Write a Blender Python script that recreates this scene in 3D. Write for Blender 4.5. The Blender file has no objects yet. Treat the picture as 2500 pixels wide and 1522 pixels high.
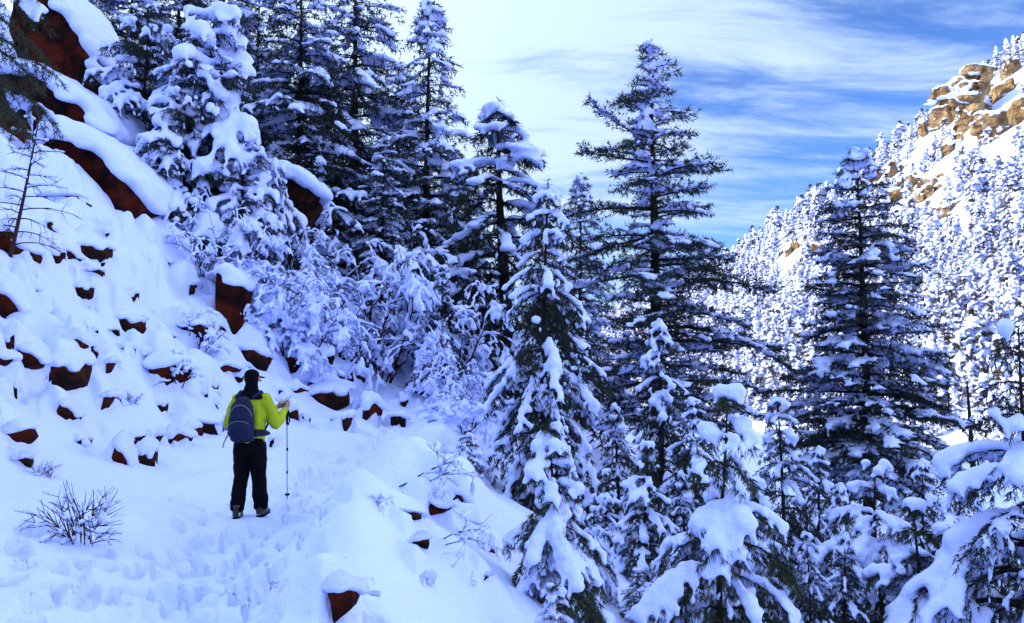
import bpy, bmesh, math, random
import numpy as np
from mathutils import Vector, Matrix

# ------------------------------------------------------------------ camera, sky, sun, exposure
scene = bpy.context.scene
C = scene.collection
FPX, U0, V0, PITCH = 1945.0, 1250.0, 761.0, math.atan(139 / 1945.0)
CAM = np.array([0.0, 0.0, 1.7])
cd = bpy.data.cameras.new('camera'); cam = bpy.data.objects.new('camera', cd); C.objects.link(cam)
cam.location = CAM; cam.rotation_euler = (math.pi / 2 + PITCH, 0, 0)
cd.sensor_fit = 'HORIZONTAL'; cd.sensor_width = 36.0; cd.lens = 36.0 * FPX / 2500.0
cd.clip_start = 0.05; cd.clip_end = 3000
scene.camera = cam

SUN_AZ, SUN_EL = math.radians(-90), math.radians(32)      # azimuth from +Y (view direction), minus = left
SUND = Vector((math.sin(SUN_AZ) * math.cos(SUN_EL), math.cos(SUN_AZ) * math.cos(SUN_EL), math.sin(SUN_EL)))
SKY_STRENGTH, SUN_STRENGTH, EXPOSURE = 0.10, 5.0, 1.20

world = bpy.data.worlds.new('World'); scene.world = world; world.use_nodes = True
wn, wl = world.node_tree.nodes, world.node_tree.links
wn.clear()
def N(nt, t, **kw):
    n = nt.new(t)
    for k, v in kw.items(): setattr(n, k, v)
    return n
sky = N(wn, 'ShaderNodeTexSky', sky_type='NISHITA', sun_disc=False)
sky.sun_elevation = SUN_EL; sky.sun_rotation = SUN_AZ
sky.altitude = 3000; sky.air_density = 1.0; sky.dust_density = 0.2; sky.ozone_density = 3.0
tc = N(wn, 'ShaderNodeTexCoord')
sep = N(wn, 'ShaderNodeSeparateXYZ'); wl.new(tc.outputs['Generated'], sep.inputs[0])
def M(nt, ln, op, a, b=None, clamp=False):
    n = nt.new('ShaderNodeMath'); n.operation = op; n.use_clamp = clamp
    for i, v in enumerate((a, b)):
        if v is None: continue
        if isinstance(v, (int, float)): n.inputs[i].default_value = v
        else: ln.new(v, n.inputs[i])
    return n.outputs[0]
zz = M(wn, wl, 'MAXIMUM', sep.outputs[2], 0.0); zz = M(wn, wl, 'ADD', zz, 0.16)
px = M(wn, wl, 'DIVIDE', sep.outputs[0], zz); py = M(wn, wl, 'DIVIDE', sep.outputs[1], zz)
cmb = N(wn, 'ShaderNodeCombineXYZ'); wl.new(px, cmb.inputs[0]); wl.new(py, cmb.inputs[1])
mp = N(wn, 'ShaderNodeMapping'); wl.new(cmb.outputs[0], mp.inputs[0])
mp.inputs['Rotation'].default_value = (0, 0, math.radians(28)); mp.inputs['Scale'].default_value = (0.60, 1.9, 1)
mp.inputs['Location'].default_value = (1.3, 0.4, 0)
n1 = N(wn, 'ShaderNodeTexNoise'); wl.new(mp.outputs[0], n1.inputs['Vector'])
n1.inputs['Scale'].default_value = 2.3; n1.inputs['Detail'].default_value = 11; n1.inputs['Roughness'].default_value = 0.66
n1.inputs['Distortion'].default_value = 0.5
# thin cirrus is dense around the sun's side of the sky and brighter towards the sun (forward scattering)
dv = N(wn, 'ShaderNodeVectorMath', operation='DOT_PRODUCT'); wl.new(tc.outputs['Generated'], dv.inputs[0])
dv.inputs[1].default_value = SUND
dsun = M(wn, wl, 'MAXIMUM', dv.outputs['Value'], 0.0)
aur = M(wn, wl, 'POWER', dsun, 1.6)
cov = M(wn, wl, 'MULTIPLY_ADD', M(wn, wl, 'MAXIMUM', M(wn, wl, 'ADD', dv.outputs['Value'], 0.14), 0.0), 0.85); wn[-1].inputs[2].default_value = 0.0
covn = M(wn, wl, 'ADD', n1.outputs['Fac'], cov)
mr = N(wn, 'ShaderNodeMapRange', interpolation_type='SMOOTHSTEP'); wl.new(covn, mr.inputs['Value'])
mr.inputs['From Min'].default_value = 0.40; mr.inputs['From Max'].default_value = 0.76
mr.inputs['To Min'].default_value = 0.0; mr.inputs['To Max'].default_value = 0.95
bright = M(wn, wl, 'MULTIPLY_ADD', aur, 8.0); wn[-1].inputs[2].default_value = 5.2
cc = N(wn, 'ShaderNodeVectorMath', operation='SCALE'); cc.inputs[0].default_value = (1.06, 0.98, 0.95)
wl.new(bright, cc.inputs['Scale'])
mix = N(wn, 'ShaderNodeMix', data_type='RGBA')
wl.new(mr.outputs[0], mix.inputs['Factor']); wl.new(sky.outputs[0], mix.inputs['A']); wl.new(cc.outputs[0], mix.inputs['B'])
bg = N(wn, 'ShaderNodeBackground'); bg.inputs['Strength'].default_value = SKY_STRENGTH
wbal = N(wn, 'ShaderNodeMix', data_type='RGBA', blend_type='MULTIPLY'); wbal.inputs['Factor'].default_value = 1.0   # the photograph's cool white balance
wl.new(mix.outputs['Result'], wbal.inputs['A']); wbal.inputs['B'].default_value = (0.57, 0.80, 1.17, 1)
wl.new(wbal.outputs['Result'], bg.inputs['Color'])
wo = N(wn, 'ShaderNodeOutputWorld'); wl.new(bg.outputs[0], wo.inputs[0])

sd = bpy.data.lights.new('sun', 'SUN'); sd.energy = SUN_STRENGTH; sd.angle = math.radians(0.5); sd.color = (1.0, 0.90, 0.70)
sun = bpy.data.objects.new('sun', sd); C.objects.link(sun); sun.location = (-60, 40, 60)
sun.rotation_euler = (-SUND).to_track_quat('-Z', 'Y').to_euler()

vs = scene.view_settings
vs.view_transform = 'Standard'; vs.look = 'None'; vs.gamma = 1.0; vs.exposure = EXPOSURE; vs.use_curve_mapping = False
scene.cycles.max_bounces = 8; scene.cycles.diffuse_bounces = 5
scene.cycles.use_denoising = True

# ------------------------------------------------------------------ noise and helpers
def hsh(*c):
    h = np.zeros(np.broadcast(*c).shape, dtype=np.uint32)
    for k, a in zip((374761393, 668265263, 2246822519, 3266489917), c):
        h = h ^ (np.asarray(a).astype(np.int64).astype(np.uint32) * np.uint32(k))
        h = (h ^ (h >> np.uint32(15))) * np.uint32(2654435761)
        h = h ^ (h >> np.uint32(13))
    return h.astype(np.float64) / 4294967296.0
def vn3(p, s=0):
    i = np.floor(p).astype(np.int64); f = p - i; f = f * f * (3 - 2 * f)
    out = 0
    for dx in (0, 1):
        wx = f[..., 0] if dx else 1 - f[..., 0]
        for dy in (0, 1):
            wy = f[..., 1] if dy else 1 - f[..., 1]
            for dz in (0, 1):
                wz = f[..., 2] if dz else 1 - f[..., 2]
                out = out + wx * wy * wz * hsh(i[..., 0] + dx, i[..., 1] + dy, i[..., 2] + dz, np.int64(s))
    return out * 2 - 1
def vn2(x, y, s=0):
    ix = np.floor(x).astype(np.int64); iy = np.floor(y).astype(np.int64)
    fx = x - ix; fy = y - iy; fx = fx * fx * (3 - 2 * fx); fy = fy * fy * (3 - 2 * fy)
    s = np.int64(s)
    return ((hsh(ix, iy, s) * (1 - fx) + hsh(ix + 1, iy, s) * fx) * (1 - fy)
            + (hsh(ix, iy + 1, s) * (1 - fx) + hsh(ix + 1, iy + 1, s) * fx) * fy) * 2 - 1
def fb2(x, y, s=0, o=4):
    v = 0; a = 1; t = 0
    for k in range(o):
        v = v + a * vn2(x * 2 ** k + 17.3 * k, y * 2 ** k - 9.1 * k, s + k); t += a; a *= 0.5
    return v / t
def dome2(x, y, s=0, r=0.75, jit=0.9):
    ix = np.floor(x).astype(np.int64); iy = np.floor(y).astype(np.int64); best = np.full(np.shape(x), 9.0)
    best2 = np.zeros(np.shape(x)); s1, s2, s3 = np.int64(s), np.int64(s + 1), np.int64(s + 2)
    for dx in (-1, 0, 1):
        for dy in (-1, 0, 1):
            cx = ix + dx; cy = iy + dy
            ox = cx + 0.5 + (hsh(cx, cy, s1) - 0.5) * jit; oy = cy + 0.5 + (hsh(cx, cy, s2) - 0.5) * jit
            d = (x - ox) ** 2 + (y - oy) ** 2
            hgt = (0.35 + 0.65 * hsh(cx, cy, s3)) * np.sqrt(np.maximum(0, 1 - d / (r * r)))
            best2 = np.maximum(best2, hgt)
    return best2
def sstep(a, b, x):
    t = np.clip((x - a) / (b - a), 0, 1); return t * t * (3 - 2 * t)

def mk_mesh(name, V, F, mat=None, smooth=True):
    V = np.asarray(V, dtype=np.float32); F = np.asarray(F, dtype=np.int32); k = F.shape[1]
    me = bpy.data.meshes.new(name)
    me.vertices.add(len(V)); me.vertices.foreach_set('co', V.ravel())
    me.loops.add(F.size); me.loops.foreach_set('vertex_index', F.ravel())
    me.polygons.add(len(F)); me.polygons.foreach_set('loop_start', np.arange(0, F.size, k, dtype=np.int32))
    me.polygons.foreach_set('use_smooth', np.full(len(F), smooth))
    me.update(calc_edges=True)
    if mat: me.materials.append(mat)
    return me
def mesh_arrays(me):
    V = np.empty(len(me.vertices) * 3, dtype=np.float32); me.vertices.foreach_get('co', V); V = V.reshape(-1, 3).astype(np.float64)
    me.calc_loop_triangles()
    F = np.empty(len(me.loop_triangles) * 3, dtype=np.int32); me.loop_triangles.foreach_get('vertices', F)
    return V, F.reshape(-1, 3)
def remesh(name, V, F, voxel, mat, smooth=2, noise=0.0, nscale=8.0, seed=0, factor=0.5):
    me = mk_mesh('tmp', V, F); ob = bpy.data.objects.new('tmp', me); C.objects.link(ob)
    m = ob.modifiers.new('r', 'REMESH'); m.mode = 'VOXEL'; m.voxel_size = voxel
    if smooth:
        s = ob.modifiers.new('s', 'SMOOTH'); s.factor = factor; s.iterations = smooth
    dg = bpy.context.evaluated_depsgraph_get()
    out = bpy.data.meshes.new_from_object(ob.evaluated_get(dg))
    bpy.data.objects.remove(ob); bpy.data.meshes.remove(me)
    out.name = name; out.materials.clear(); out.materials.append(mat)
    n = len(out.vertices)
    if noise and n:
        co = np.empty(n * 3, dtype=np.float32); out.vertices.foreach_get('co', co); co = co.reshape(-1, 3).astype(np.float64)
        no = np.empty(n * 3, dtype=np.float32); out.vertices.foreach_get('normal', no); no = no.reshape(-1, 3)
        d = vn3(co * nscale, seed) + 0.5 * vn3(co * nscale * 2.1 + 5, seed + 1)
        co += no * (noise * d)[:, None]
        out.vertices.foreach_set('co', co.astype(np.float32).ravel())
    out.polygons.foreach_set('use_smooth', np.full(len(out.polygons), True)); out.update()
    return out

def ico(sub):
    bm = bmesh.new(); bmesh.ops.create_icosphere(bm, subdivisions=sub, radius=1.0)
    V = np.array([v.co[:] for v in bm.verts]); F = np.array([[v.index for v in f.verts] for f in bm.faces]); bm.free()
    return V, F
ICO = {1: ico(1), 2: ico(2), 3: ico(3)}
def norm(a): return a / np.maximum(np.linalg.norm(a, axis=-1, keepdims=True), 1e-9)
def ellipsoids(P, X, Z, S, sub=1):
    """P centres (n,3); X long axis; Z approx up; S half axes (n,3)"""
    TV, TF = ICO[sub]; X = norm(X); Y = norm(np.cross(Z, X)); Z = np.cross(X, Y)
    B = np.stack([X * S[:, :1], Y * S[:, 1:2], Z * S[:, 2:3]], axis=1)
    V = P[:, None, :] + np.einsum('vk,nkc->nvc', TV * (1.12 if sub == 1 else 1.0), B)
    F = TF[None] + (np.arange(len(P)) * len(TV))[:, None, None]
    return V.reshape(-1, 3), F.reshape(-1, 3)
def tube(P, R, n=5):
    P = np.asarray(P, float); R = np.asarray(R, float); T = norm(np.gradient(P, axis=0))
    ref = np.where(np.abs(T[:, 2:3]) > 0.9, [[1.0, 0, 0]], [[0, 0, 1.0]]); A = norm(np.cross(ref, T)); B = np.cross(T, A)
    ang = np.arange(n) * 2 * math.pi / n
    V = P[:, None] + R[:, None, None] * (np.cos(ang)[None, :, None] * A[:, None] + np.sin(ang)[None, :, None] * B[:, None])
    m = len(P); i = np.arange(m - 1)[:, None]; j = np.arange(n)[None]
    a = i * n + j; b = i * n + (j + 1) % n
    F = np.concatenate([np.stack([a, b, b + n], -1).reshape(-1, 3), np.stack([a, b + n, a + n], -1).reshape(-1, 3)])
    V = V.reshape(-1, 3); tip = len(V); V = np.vstack([V, P[-1:], P[:1]])
    k = np.arange(n); e = (m - 1) * n
    F = np.vstack([F, np.stack([e + k, e + (k + 1) % n, np.full(n, tip)], -1), np.stack([(k + 1) % n, k, np.full(n, tip + 1)], -1)])
    return V, F
def cat(parts):
    Vs, Fs, o = [], [], 0
    for V, F in parts:
        Vs.append(V); Fs.append(F + o); o += len(V)
    return np.vstack(Vs), np.vstack(Fs)

def obj(name, me, parent=None, loc=None, label=None, cat_=None, group=None, kind=None):
    o = bpy.data.objects.new(name, me); C.objects.link(o)
    if parent: o.parent = parent
    if loc is not None: o.location = loc
    if label: o['label'] = label
    if cat_: o['category'] = cat_
    if group: o['group'] = group
    if kind: o['kind'] = kind
    return o

# ------------------------------------------------------------------ materials
def material(name, base, rough=0.7, spec=0.3, noise=None, bump=None, coords='Object'):
    m = bpy.data.materials.new(name); m.use_nodes = True; nt = m.node_tree; nn, ll = nt.nodes, nt.links
    b = nn['Principled BSDF']; b.inputs['Base Color'].default_value = (*base, 1); b.inputs['Roughness'].default_value = rough
    b.inputs['Specular IOR Level'].default_value = spec
    t = nn.new('ShaderNodeTexCoord')
    if noise:
        scale, cols = noise
        n = nn.new('ShaderNodeTexNoise'); n.inputs['Scale'].default_value = scale; n.inputs['Detail'].default_value = 6
        ll.new(t.outputs[coords], n.inputs['Vector'])
        r = nn.new('ShaderNodeValToRGB'); e = r.color_ramp.elements
        e[0].position, e[1].position = cols[0][0], cols[-1][0]
        e[0].color, e[1].color = (*cols[0][1], 1), (*cols[-1][1], 1)
        for p, c in cols[1:-1]:
            x = e.new(p); x.color = (*c, 1)
        ll.new(n.outputs['Fac'], r.inputs[0]); ll.new(r.outputs[0], b.inputs['Base Color'])
    if bump:
        last = None
        for scale, dist in bump:
            n = nn.new('ShaderNodeTexNoise'); n.inputs['Scale'].default_value = scale; n.inputs['Detail'].default_value = 5
            ll.new(t.outputs[coords], n.inputs['Vector'])
            k = nn.new('ShaderNodeBump'); k.inputs['Distance'].default_value = dist; k.inputs['Strength'].default_value = 1.0
            ll.new(n.outputs['Fac'], k.inputs['Height'])
            if last: ll.new(last, k.inputs['Normal'])
            last = k.outputs[0]
        ll.new(last, b.inputs['Normal'])
    return m
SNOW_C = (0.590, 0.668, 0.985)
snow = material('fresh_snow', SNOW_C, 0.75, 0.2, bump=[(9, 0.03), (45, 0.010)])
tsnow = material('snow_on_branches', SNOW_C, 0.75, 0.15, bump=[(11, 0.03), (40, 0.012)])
needle = material('conifer_needles', (0.02, 0.04, 0.02), 0.6, 0.25, noise=(1.7, [(0.3, (0.005, 0.009, 0.008)), (0.7, (0.014, 0.024, 0.014))]))
needle_sun_tint = material('sun_tinted_pine_needles', (0.05, 0.04, 0.02), 0.7, 0.1, noise=(0.8, [(0.3, (0.022, 0.020, 0.010)), (0.7, (0.075, 0.055, 0.024))]))  # hillside pines: the sun's warmth is put into the needle colour
needle_green = material('near_green_needles', (0.03, 0.05, 0.02), 0.6, 0.25, noise=(4, [(0.3, (0.008, 0.015, 0.006)), (0.7, (0.030, 0.042, 0.010))]))
bark = material('bark', (0.035, 0.024, 0.018), 0.9, 0.1, noise=(12, [(0.3, (0.006, 0.005, 0.005)), (0.7, (0.024, 0.017, 0.014))]), bump=[(18, 0.03)])
twigm = material('twig_bark', (0.035, 0.018, 0.013), 0.85, 0.15)
redrock = material('red_sandstone', (0.2, 0.05, 0.02), 0.9, 0.08,
                   noise=(1.6, [(0.36, (0.004, 0.002, 0.002)), (0.50, (0.026, 0.004, 0.002)), (0.62, (0.070, 0.010, 0.003)), (0.78, (0.016, 0.008, 0.004))]),
                   bump=[(3, 0.06), (16, 0.03)])
darkrock = material('dark_lichen_rock', (0.05, 0.03, 0.02), 0.95, 0.06,
                    noise=(3.0, [(0.3, (0.006, 0.004, 0.004)), (0.5, (0.014, 0.006, 0.004)), (0.62, (0.05, 0.011, 0.005)), (0.75, (0.025, 0.022, 0.008))]),
                    bump=[(5, 0.05), (22, 0.03)])
tanrock = material('tan_cliff_rock', (0.3, 0.2, 0.1), 0.9, 0.1,
                   noise=(0.5, [(0.3, (0.05, 0.030, 0.016)), (0.5, (0.19, 0.12, 0.055)), (0.72, (0.27, 0.21, 0.12))]), bump=[(0.8, 0.5), (3, 0.2)])

# ------------------------------------------------------------------ terrain
def ip(y, pts):
    a = np.array(pts, float); return np.interp(y, a[:, 0], a[:, 1])
def xb_f(y): return ip(y, [(-30, -3.0), (0, -3.2), (4, -4.5), (8, -5.4), (13, -6.3), (18, -5.3), (22, -4.6), (30, -4.9), (40, -6), (80, -8), (200, -20)])
def xe_f(y): return ip(y, [(-30, 2.0), (0, 1.0), (3, 0.0), (5.5, -0.9), (9, -1.0), (11.5, -0.6), (15, -1.6), (20, -1.9), (28, -2.2), (40, -3), (80, -4), (200, -12)])
def xc_f(y): return ip(y, [(-30, 0), (0, 0), (5, -1.9), (9.4, -3.0), (13, -3.3), (18, -3.1), (24, -3.2), (30, -3.6), (40, -4.5)])
def zt_f(y): return ip(y, [(-30, 0), (17, 0), (22, 0.25), (30, 1.1), (40, 2.0), (80, 4), (200, 5)])
BUMPS = [(-1.40, 6.9, 0.55, 0.26), (-0.95, 8.6, 0.5, 0.24), (-1.2, 10.4, 0.6, 0.28), (-0.75, 11.9, 0.5, 0.28), (-0.55, 7.3, 0.4, 0.25), (-0.2, 9.6, 0.45, 0.25)]          # (x, y, radius, height) raised by the rocks under the snow
LEDGES = []         # (x, y, width, height) stones whose snow ends in a steep front
PRINTS = []         # (x, y, heading, length) footprints on the trail
def ground(x, y, fine=False):
    x = np.asarray(x, float); y = np.asarray(y, float)
    w = 0.35 * vn2(x * 0.3, y * 0.3, 3)
    xb = xb_f(y) + w; xe = xe_f(y) + 0.5 * w
    dl = np.maximum(0, xb - x); dr = np.maximum(0, x - xe)
    z = zt_f(y) + 0.76 * dl * dl / (dl + 0.7)
    z = z + 0.62 * np.maximum(0, dl - 22) * (1 - sstep(35, 80, y))
    z = np.where(z > 90, 90 + (z - 90) * 0.1, z)
    fl = 7.0 + zt_f(y)
    z = z - fl * (1 - np.exp(-0.78 * np.maximum(0, dr - 0.12) / fl)) * (dr > 0)
    z = z + sstep(3, 5, y) * (1 - sstep(14, 18, y)) * np.exp(-((x - (xe_f(y) - 0.45)) / 0.6) ** 2) * (0.20 + 0.34 * dome2(x * 0.9, y * 0.8, 97))
    z = z + 0.26 * np.maximum(0, np.minimum(xc_f(y) - 0.9 - x, 6.0)) * sstep(2, 5, y) * (1 - sstep(14, 22, y))
    # far hillside across the creek
    d = (x - 45) * 0.97 + (y - 60) * 0.24; s = (x - 45) * -0.24 + (y - 60) * 0.97
    d = d + 5 * fb2(x * 0.02, y * 0.02, 40, 3)
    crest = ip(s, [(-80, 120), (40, 95), (66, 80), (84, 66), (93, 60), (97, 52), (106, 44), (122, 31), (150, 22), (200, 13), (320, 9)])
    hill = -7.0 + 0.5 * (d + np.sqrt(d * d + 60)) * 0.88
    hill = np.minimum(hill, crest + 0.10 * np.maximum(0, d - 40)) + (hill > 0) * (2.2 * fb2(x * 0.05, y * 0.05, 50, 4))
    z = np.maximum(z, hill)
    far = 1 - sstep(45, 90, np.hypot(x, y))
    # pillows of snow over the talus
    ml = sstep(0.15, 1.8, dl) * far; mrr = sstep(0.0, 1.2, dr) * (1 - sstep(6, 12, dr)) * far
    k = 0.7 * vn2(x * 0.6, y * 0.6, 7)
    h0 = dome2((x + k) * 0.55, (y + k) * 0.62, 11); h0 = dome2((x - 0.55 * h0 + k) * 0.55, (y + 0.25 * h0 + k) * 0.62, 11)
    h1 = dome2((x + 0.3 * k) * 1.35, (y + 0.3 * k) * 1.5, 21); h1 = dome2((x - 0.22 * h1 + 0.3 * k) * 1.35, (y + 0.12 * h1 + 0.3 * k) * 1.5, 21)
    h2 = dome2((x + 0.1 * k) * 3.1, (y + 0.1 * k) * 3.3, 25)
    z = z + ml * (0.90 * h0 + 0.46 * h1 + 0.11 * h2 - 0.55)
    z = z + mrr * (0.30 * dome2((x + k) * 0.7, (y + k) * 0.6, 31) + 0.10 * dome2(x * 1.7, y * 1.5, 34) - 0.12)
    z = z + 0.17 * far * fb2(x * 0.7, y * 0.5, 60, 3)
    z = np.array(z)
    for bx, by, br, bh in BUMPS:
        if np.size(x) < 2000 and (abs(x - bx).min() > 2.2 * br or abs(y - by).min() > 2.2 * br): continue
        dd = (x - bx) ** 2 + (y - by) ** 2
        m = dd < (2.2 * br) ** 2
        if np.any(m): z[m] += bh * np.exp(-dd[m] / (0.9 * br * br))
    led = np.zeros_like(z)
    for bx, by, bw, bh in LEDGES:
        if np.size(x) < 2000 and (abs(x - bx).min() > 4 * bw or abs(y - by).min() > 4 * bw): continue
        m = (np.abs(x - bx) < 4 * bw) & (np.abs(y - by) < 4 * bw)
        if not np.any(m): continue
        ex, ey = x[m] - bx, y[m] - by; s_ = (ex * 0.76 - ey * 0.65) / bw; t_ = (ex * 0.65 + ey * 0.76) / bw
        s_ = s_ + 0.18 * vn2(x[m] * 3.1, y[m] * 3.1, 95)
        led[m] = np.maximum(led[m], bh * np.where(s_ < 0, np.exp(-(s_ / 1.3) ** 2), 1 - sstep(0, 0.25, s_)) * (1 - sstep(0.40, 0.85, np.abs(t_) + 0.15 * vn2(x[m] * 2.3, y[m] * 2.3, 96))))
    z = z + led
    if fine:
        dt = np.abs(x - xc_f(y)); tr = (1 - sstep(0.40, 1.05, dt)) * (y < 45)
        wide = (1 - sstep(1.0, 2.6, dt)) * (y < 45) * far
        z = z - 0.15 * tr + 0.05 * np.exp(-((dt - 1.15) / 0.25) ** 2) * far * (y < 20) + tr * (0.09 * fb2(x * 3.2, y * 3.2, 70, 3) + 0.046 * fb2(x * 9, y * 9, 75, 3)) + wide * 0.07 * fb2(x * 1.6, y * 1.6, 78, 3)
        z = z - 0.06 * np.maximum(0, vn2(x * 2.4, y * 1.9, 80) - 0.15) * tr
        z = z + far * 0.012 * fb2(x * 6, y * 6, 90, 3)
        dep = np.zeros_like(z)
        for fx, fy, fa, fln in PRINTS:
            ca, sa = math.cos(fa), math.sin(fa)
            m = (np.abs(x - fx) < 0.4) & (np.abs(y - fy) < 0.4)
            if not np.any(m): continue
            lx = ((x[m] - fx) * ca + (y[m] - fy) * sa) / (fln * 0.5); ly = (-(x[m] - fx) * sa + (y[m] - fy) * ca) / 0.085
            q = np.sqrt(lx * lx + ly * ly)
            dep[m] = np.minimum(dep[m], -0.115 * (1 - sstep(0.72, 1.06, q)) * (0.55 + 0.45 * fln / 0.34)); z[m] += 0.010 * np.exp(-((q - 1.3) / 0.28) ** 2)
        z = z + dep
        hb = np.exp(-(((x - HIKER[0]) ** 2 + (y - HIKER[1]) ** 2) / 0.45 ** 2) ** 2); z = z * (1 - hb) + HIKER[2] * hb
    return z
HIKER = (-3.105, 9.4, -0.02)
def gz(x, y): return float(ground(np.array([x]), np.array([y]))[0])
FW = np.array([0, math.cos(PITCH), math.sin(PITCH)]); UP = np.array([0, -math.sin(PITCH), math.cos(PITCH)])
def ray(u, v): return FW + np.array([1.0, 0, 0]) * (u - U0) / FPX + UP * (V0 - v) / FPX
def at(u, v, Y):
    d = ray(u, v); return CAM + d * (Y / d[1])
def hit(u, v, y0=3.0, y1=160.0):
    d = ray(u, v); ys = np.exp(np.linspace(math.log(y0), math.log(y1), 900))
    P = CAM[None] + d[None] * (ys / d[1])[:, None]
    g = ground(P[:, 0], P[:, 1]); k = np.nonzero(P[:, 2] < g)[0]
    return P[k[0]] if len(k) else None

# ------------------------------------------------------------------ plant generators (meshes only; things are placed further down)
def conifer(name, seed, H, R, cb=0.06, nb=120, a=0.2, b=0.6, ds=0.12, twf=0.45, twd=0.5, sw=0.10, sthick=0.6, sp=0.9, sthr=-2.0,
            sfreq=2.0, nl=0.09, nw=0.012, nk=7, voxel=0.035, prof=0.85, trunk_r=None, whorl=0.0, lean=(0, 0), wob=0.05, tip_bias=0.0,
            ndown=0.15, jitter=0.25, top_spike=0.0, smooth=2, snoise=0.25, bare=0.0, barebr=0.12, bendsd=0.13, sub=1, green=False, extra=(), spike_snow=True):
    rng = np.random.default_rng(seed)
    tr = trunk_r or H * 0.016
    def tp(h):
        t = np.asarray(h, float) / H
        return np.stack([lean[0] * t * t + wob * np.sin(t * 5 + seed), lean[1] * t * t + wob * np.cos(t * 4.1 + seed * 2), t * H], -1)
    hs = np.linspace(-0.35 * min(1, H / 4), H, 18)
    tP = tp(hs); tP[:, 2] = hs
    trunk = tube(tP, tr * np.clip(1 - hs / H, 0.04, 1.1) ** 0.85 + 0.004, 8)
    limbs, Ps, Ts, Ws, Ks, Ls = [], [], [], [], [], []
    specs = []
    for i in range(nb):
        t = ((i + rng.random()) / nb) ** 1.12
        if whorl: t = (np.floor(t / whorl) + 0.5 + rng.normal(0, 0.10)) * whorl
        t = min(max(t, 0.0), 0.985)
        shape = (1 - t) ** prof * min(1.0, 0.62 + t * 3.0)
        L = R * shape * (1 + jitter * rng.normal()) + 0.05 * R
        if rng.random() < bare: L *= 0.4
        specs.append((cb * H + (1 - cb) * H * t, i * 2.39996 + rng.normal(0, 0.35), max(L, 0.06 * R), a * (0.6 + 0.9 * t) + rng.normal(0, 0.08), b * (1 - 0.55 * t) + rng.normal(0, 0.07)))
    specs += list(extra)
    for (h, az, L, aa, bb) in specs:
        m = max(3, int(L / ds)); s = (np.arange(m) + 0.5) / m
        e = np.array([math.cos(az), math.sin(az), 0]); sd_ = np.array([-math.sin(az), math.cos(az), 0]); zc = np.array([0, 0, 1.0])
        bend = rng.normal(0, bendsd)
        P = tp(h)[None] + e * (L * s)[:, None] + sd_ * (bend * L * s * s)[:, None] + zc * (L * (aa * s - bb * s * s))[:, None]
        T = norm(e[None] + sd_ * (2 * bend * s)[:, None] + zc * (aa - 2 * bb * s)[:, None])
        sl = np.linspace(0, 1, 5)
        PL = tp(h)[None] + e * (L * sl)[:, None] + sd_ * (bend * L * sl * sl)[:, None] + zc * (L * (aa * sl - bb * sl * sl))[:, None]
        limbs.append(tube(PL, np.maximum(0.0035, min(tr * 0.45, 0.016 * L + 0.004) * (1 - 0.85 * sl)), 4))
        load = rng.uniform(0.55, 1.3) if rng.random() > barebr else 0.0
        Ps.append(P); Ts.append(T); Ws.append(0.75 + 0.4 * s); Ks.append(s); Ls.append(np.full(m, load))
        k = s > 0.18
        if k.sum() == 0: continue
        lt = twf * L * (1.08 - s[k]) ** 0.7 * (0.7 + 0.5 * rng.random(k.sum())) + 0.5 * ds
        mt = max(1, int(np.mean(lt) / ds)); q = (np.arange(mt) + 1.0) / mt
        for sg in (-1, 1):
            dirs = norm(T[k] * 0.68 + sg * sd_[None] * 0.78 + rng.normal(0, 0.16, (k.sum(), 3)))
            PP = P[k][:, None] + dirs[:, None] * (lt[:, None] * q)[..., None]
            PP[..., 2] -= twd * lt[:, None] * q ** 2
            TT = np.broadcast_to(dirs[:, None], PP.shape).copy(); TT[..., 2] -= 2 * twd * q
            Ps.append(PP.reshape(-1, 3)); Ts.append(norm(TT.reshape(-1, 3)))
            tl = load * np.clip(rng.normal(1.0, 0.25, (k.sum(), 1)), 0.4, 1.5) * (rng.random((k.sum(), 1)) < sp)
            Ls.append(np.broadcast_to(tl, PP.shape[:2]).ravel())
            Ws.append(np.broadcast_to(0.84 - 0.46 * q, PP.shape[:2]).ravel()); Ks.append(np.broadcast_to(np.maximum(s[k][:, None], 0.35 + 0.6 * q), PP.shape[:2]).ravel())
    # leader
    hl = np.linspace(0.93 * H, H, 5); Ps.append(tp(hl)); Ts.append(np.tile([0.0, 0, 1], (5, 1))); Ws.append(np.full(5, 0.45)); Ks.append(np.ones(5)); Ls.append(np.ones(5))
    P = np.vstack(Ps); T = np.vstack(Ts); Wd = np.concatenate(Ws); K = np.concatenate(Ks); LD = np.concatenate(Ls)
    # needles: slim pointed blades all round each twig
    n = len(P); kk = np.repeat(np.arange(n), nk)
    rd = rng.normal(size=(len(kk), 3)); rd -= T[kk] * np.sum(rd * T[kk], 1, keepdims=True); rd = norm(rd)
    D = norm(T[kk] * rng.uniform(0.35, 1.1, (len(kk), 1)) + rd + np.array([0, 0, -ndown]))
    ln = nl * rng.uniform(0.6, 1.25, len(kk)); base = P[kk] + T[kk] * (rng.uniform(-0.6, 0.6, len(kk)) * ds)[:, None]
    sv = norm(np.cross(D, rng.normal(size=D.shape))) * (nw * 0.5)
    NV = np.stack([base - sv, base + sv, base + D * ln[:, None]], 1).reshape(-1, 3)
    NF = np.arange(len(NV)).reshape(-1, 3)
    # snow lying along the twigs, fused into pillows
    sel = (LD > 0.2) & (K > 0.16) & (vn3(P * sfreq * 0.7, seed) + tip_bias * (K - 0.5) > sthr)
    SP, ST, SWd = P[sel], T[sel], Wd[sel]
    ww = sw * SWd * LD[sel] ** 0.7 * rng.uniform(0.75, 1.2, len(SP))
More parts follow.
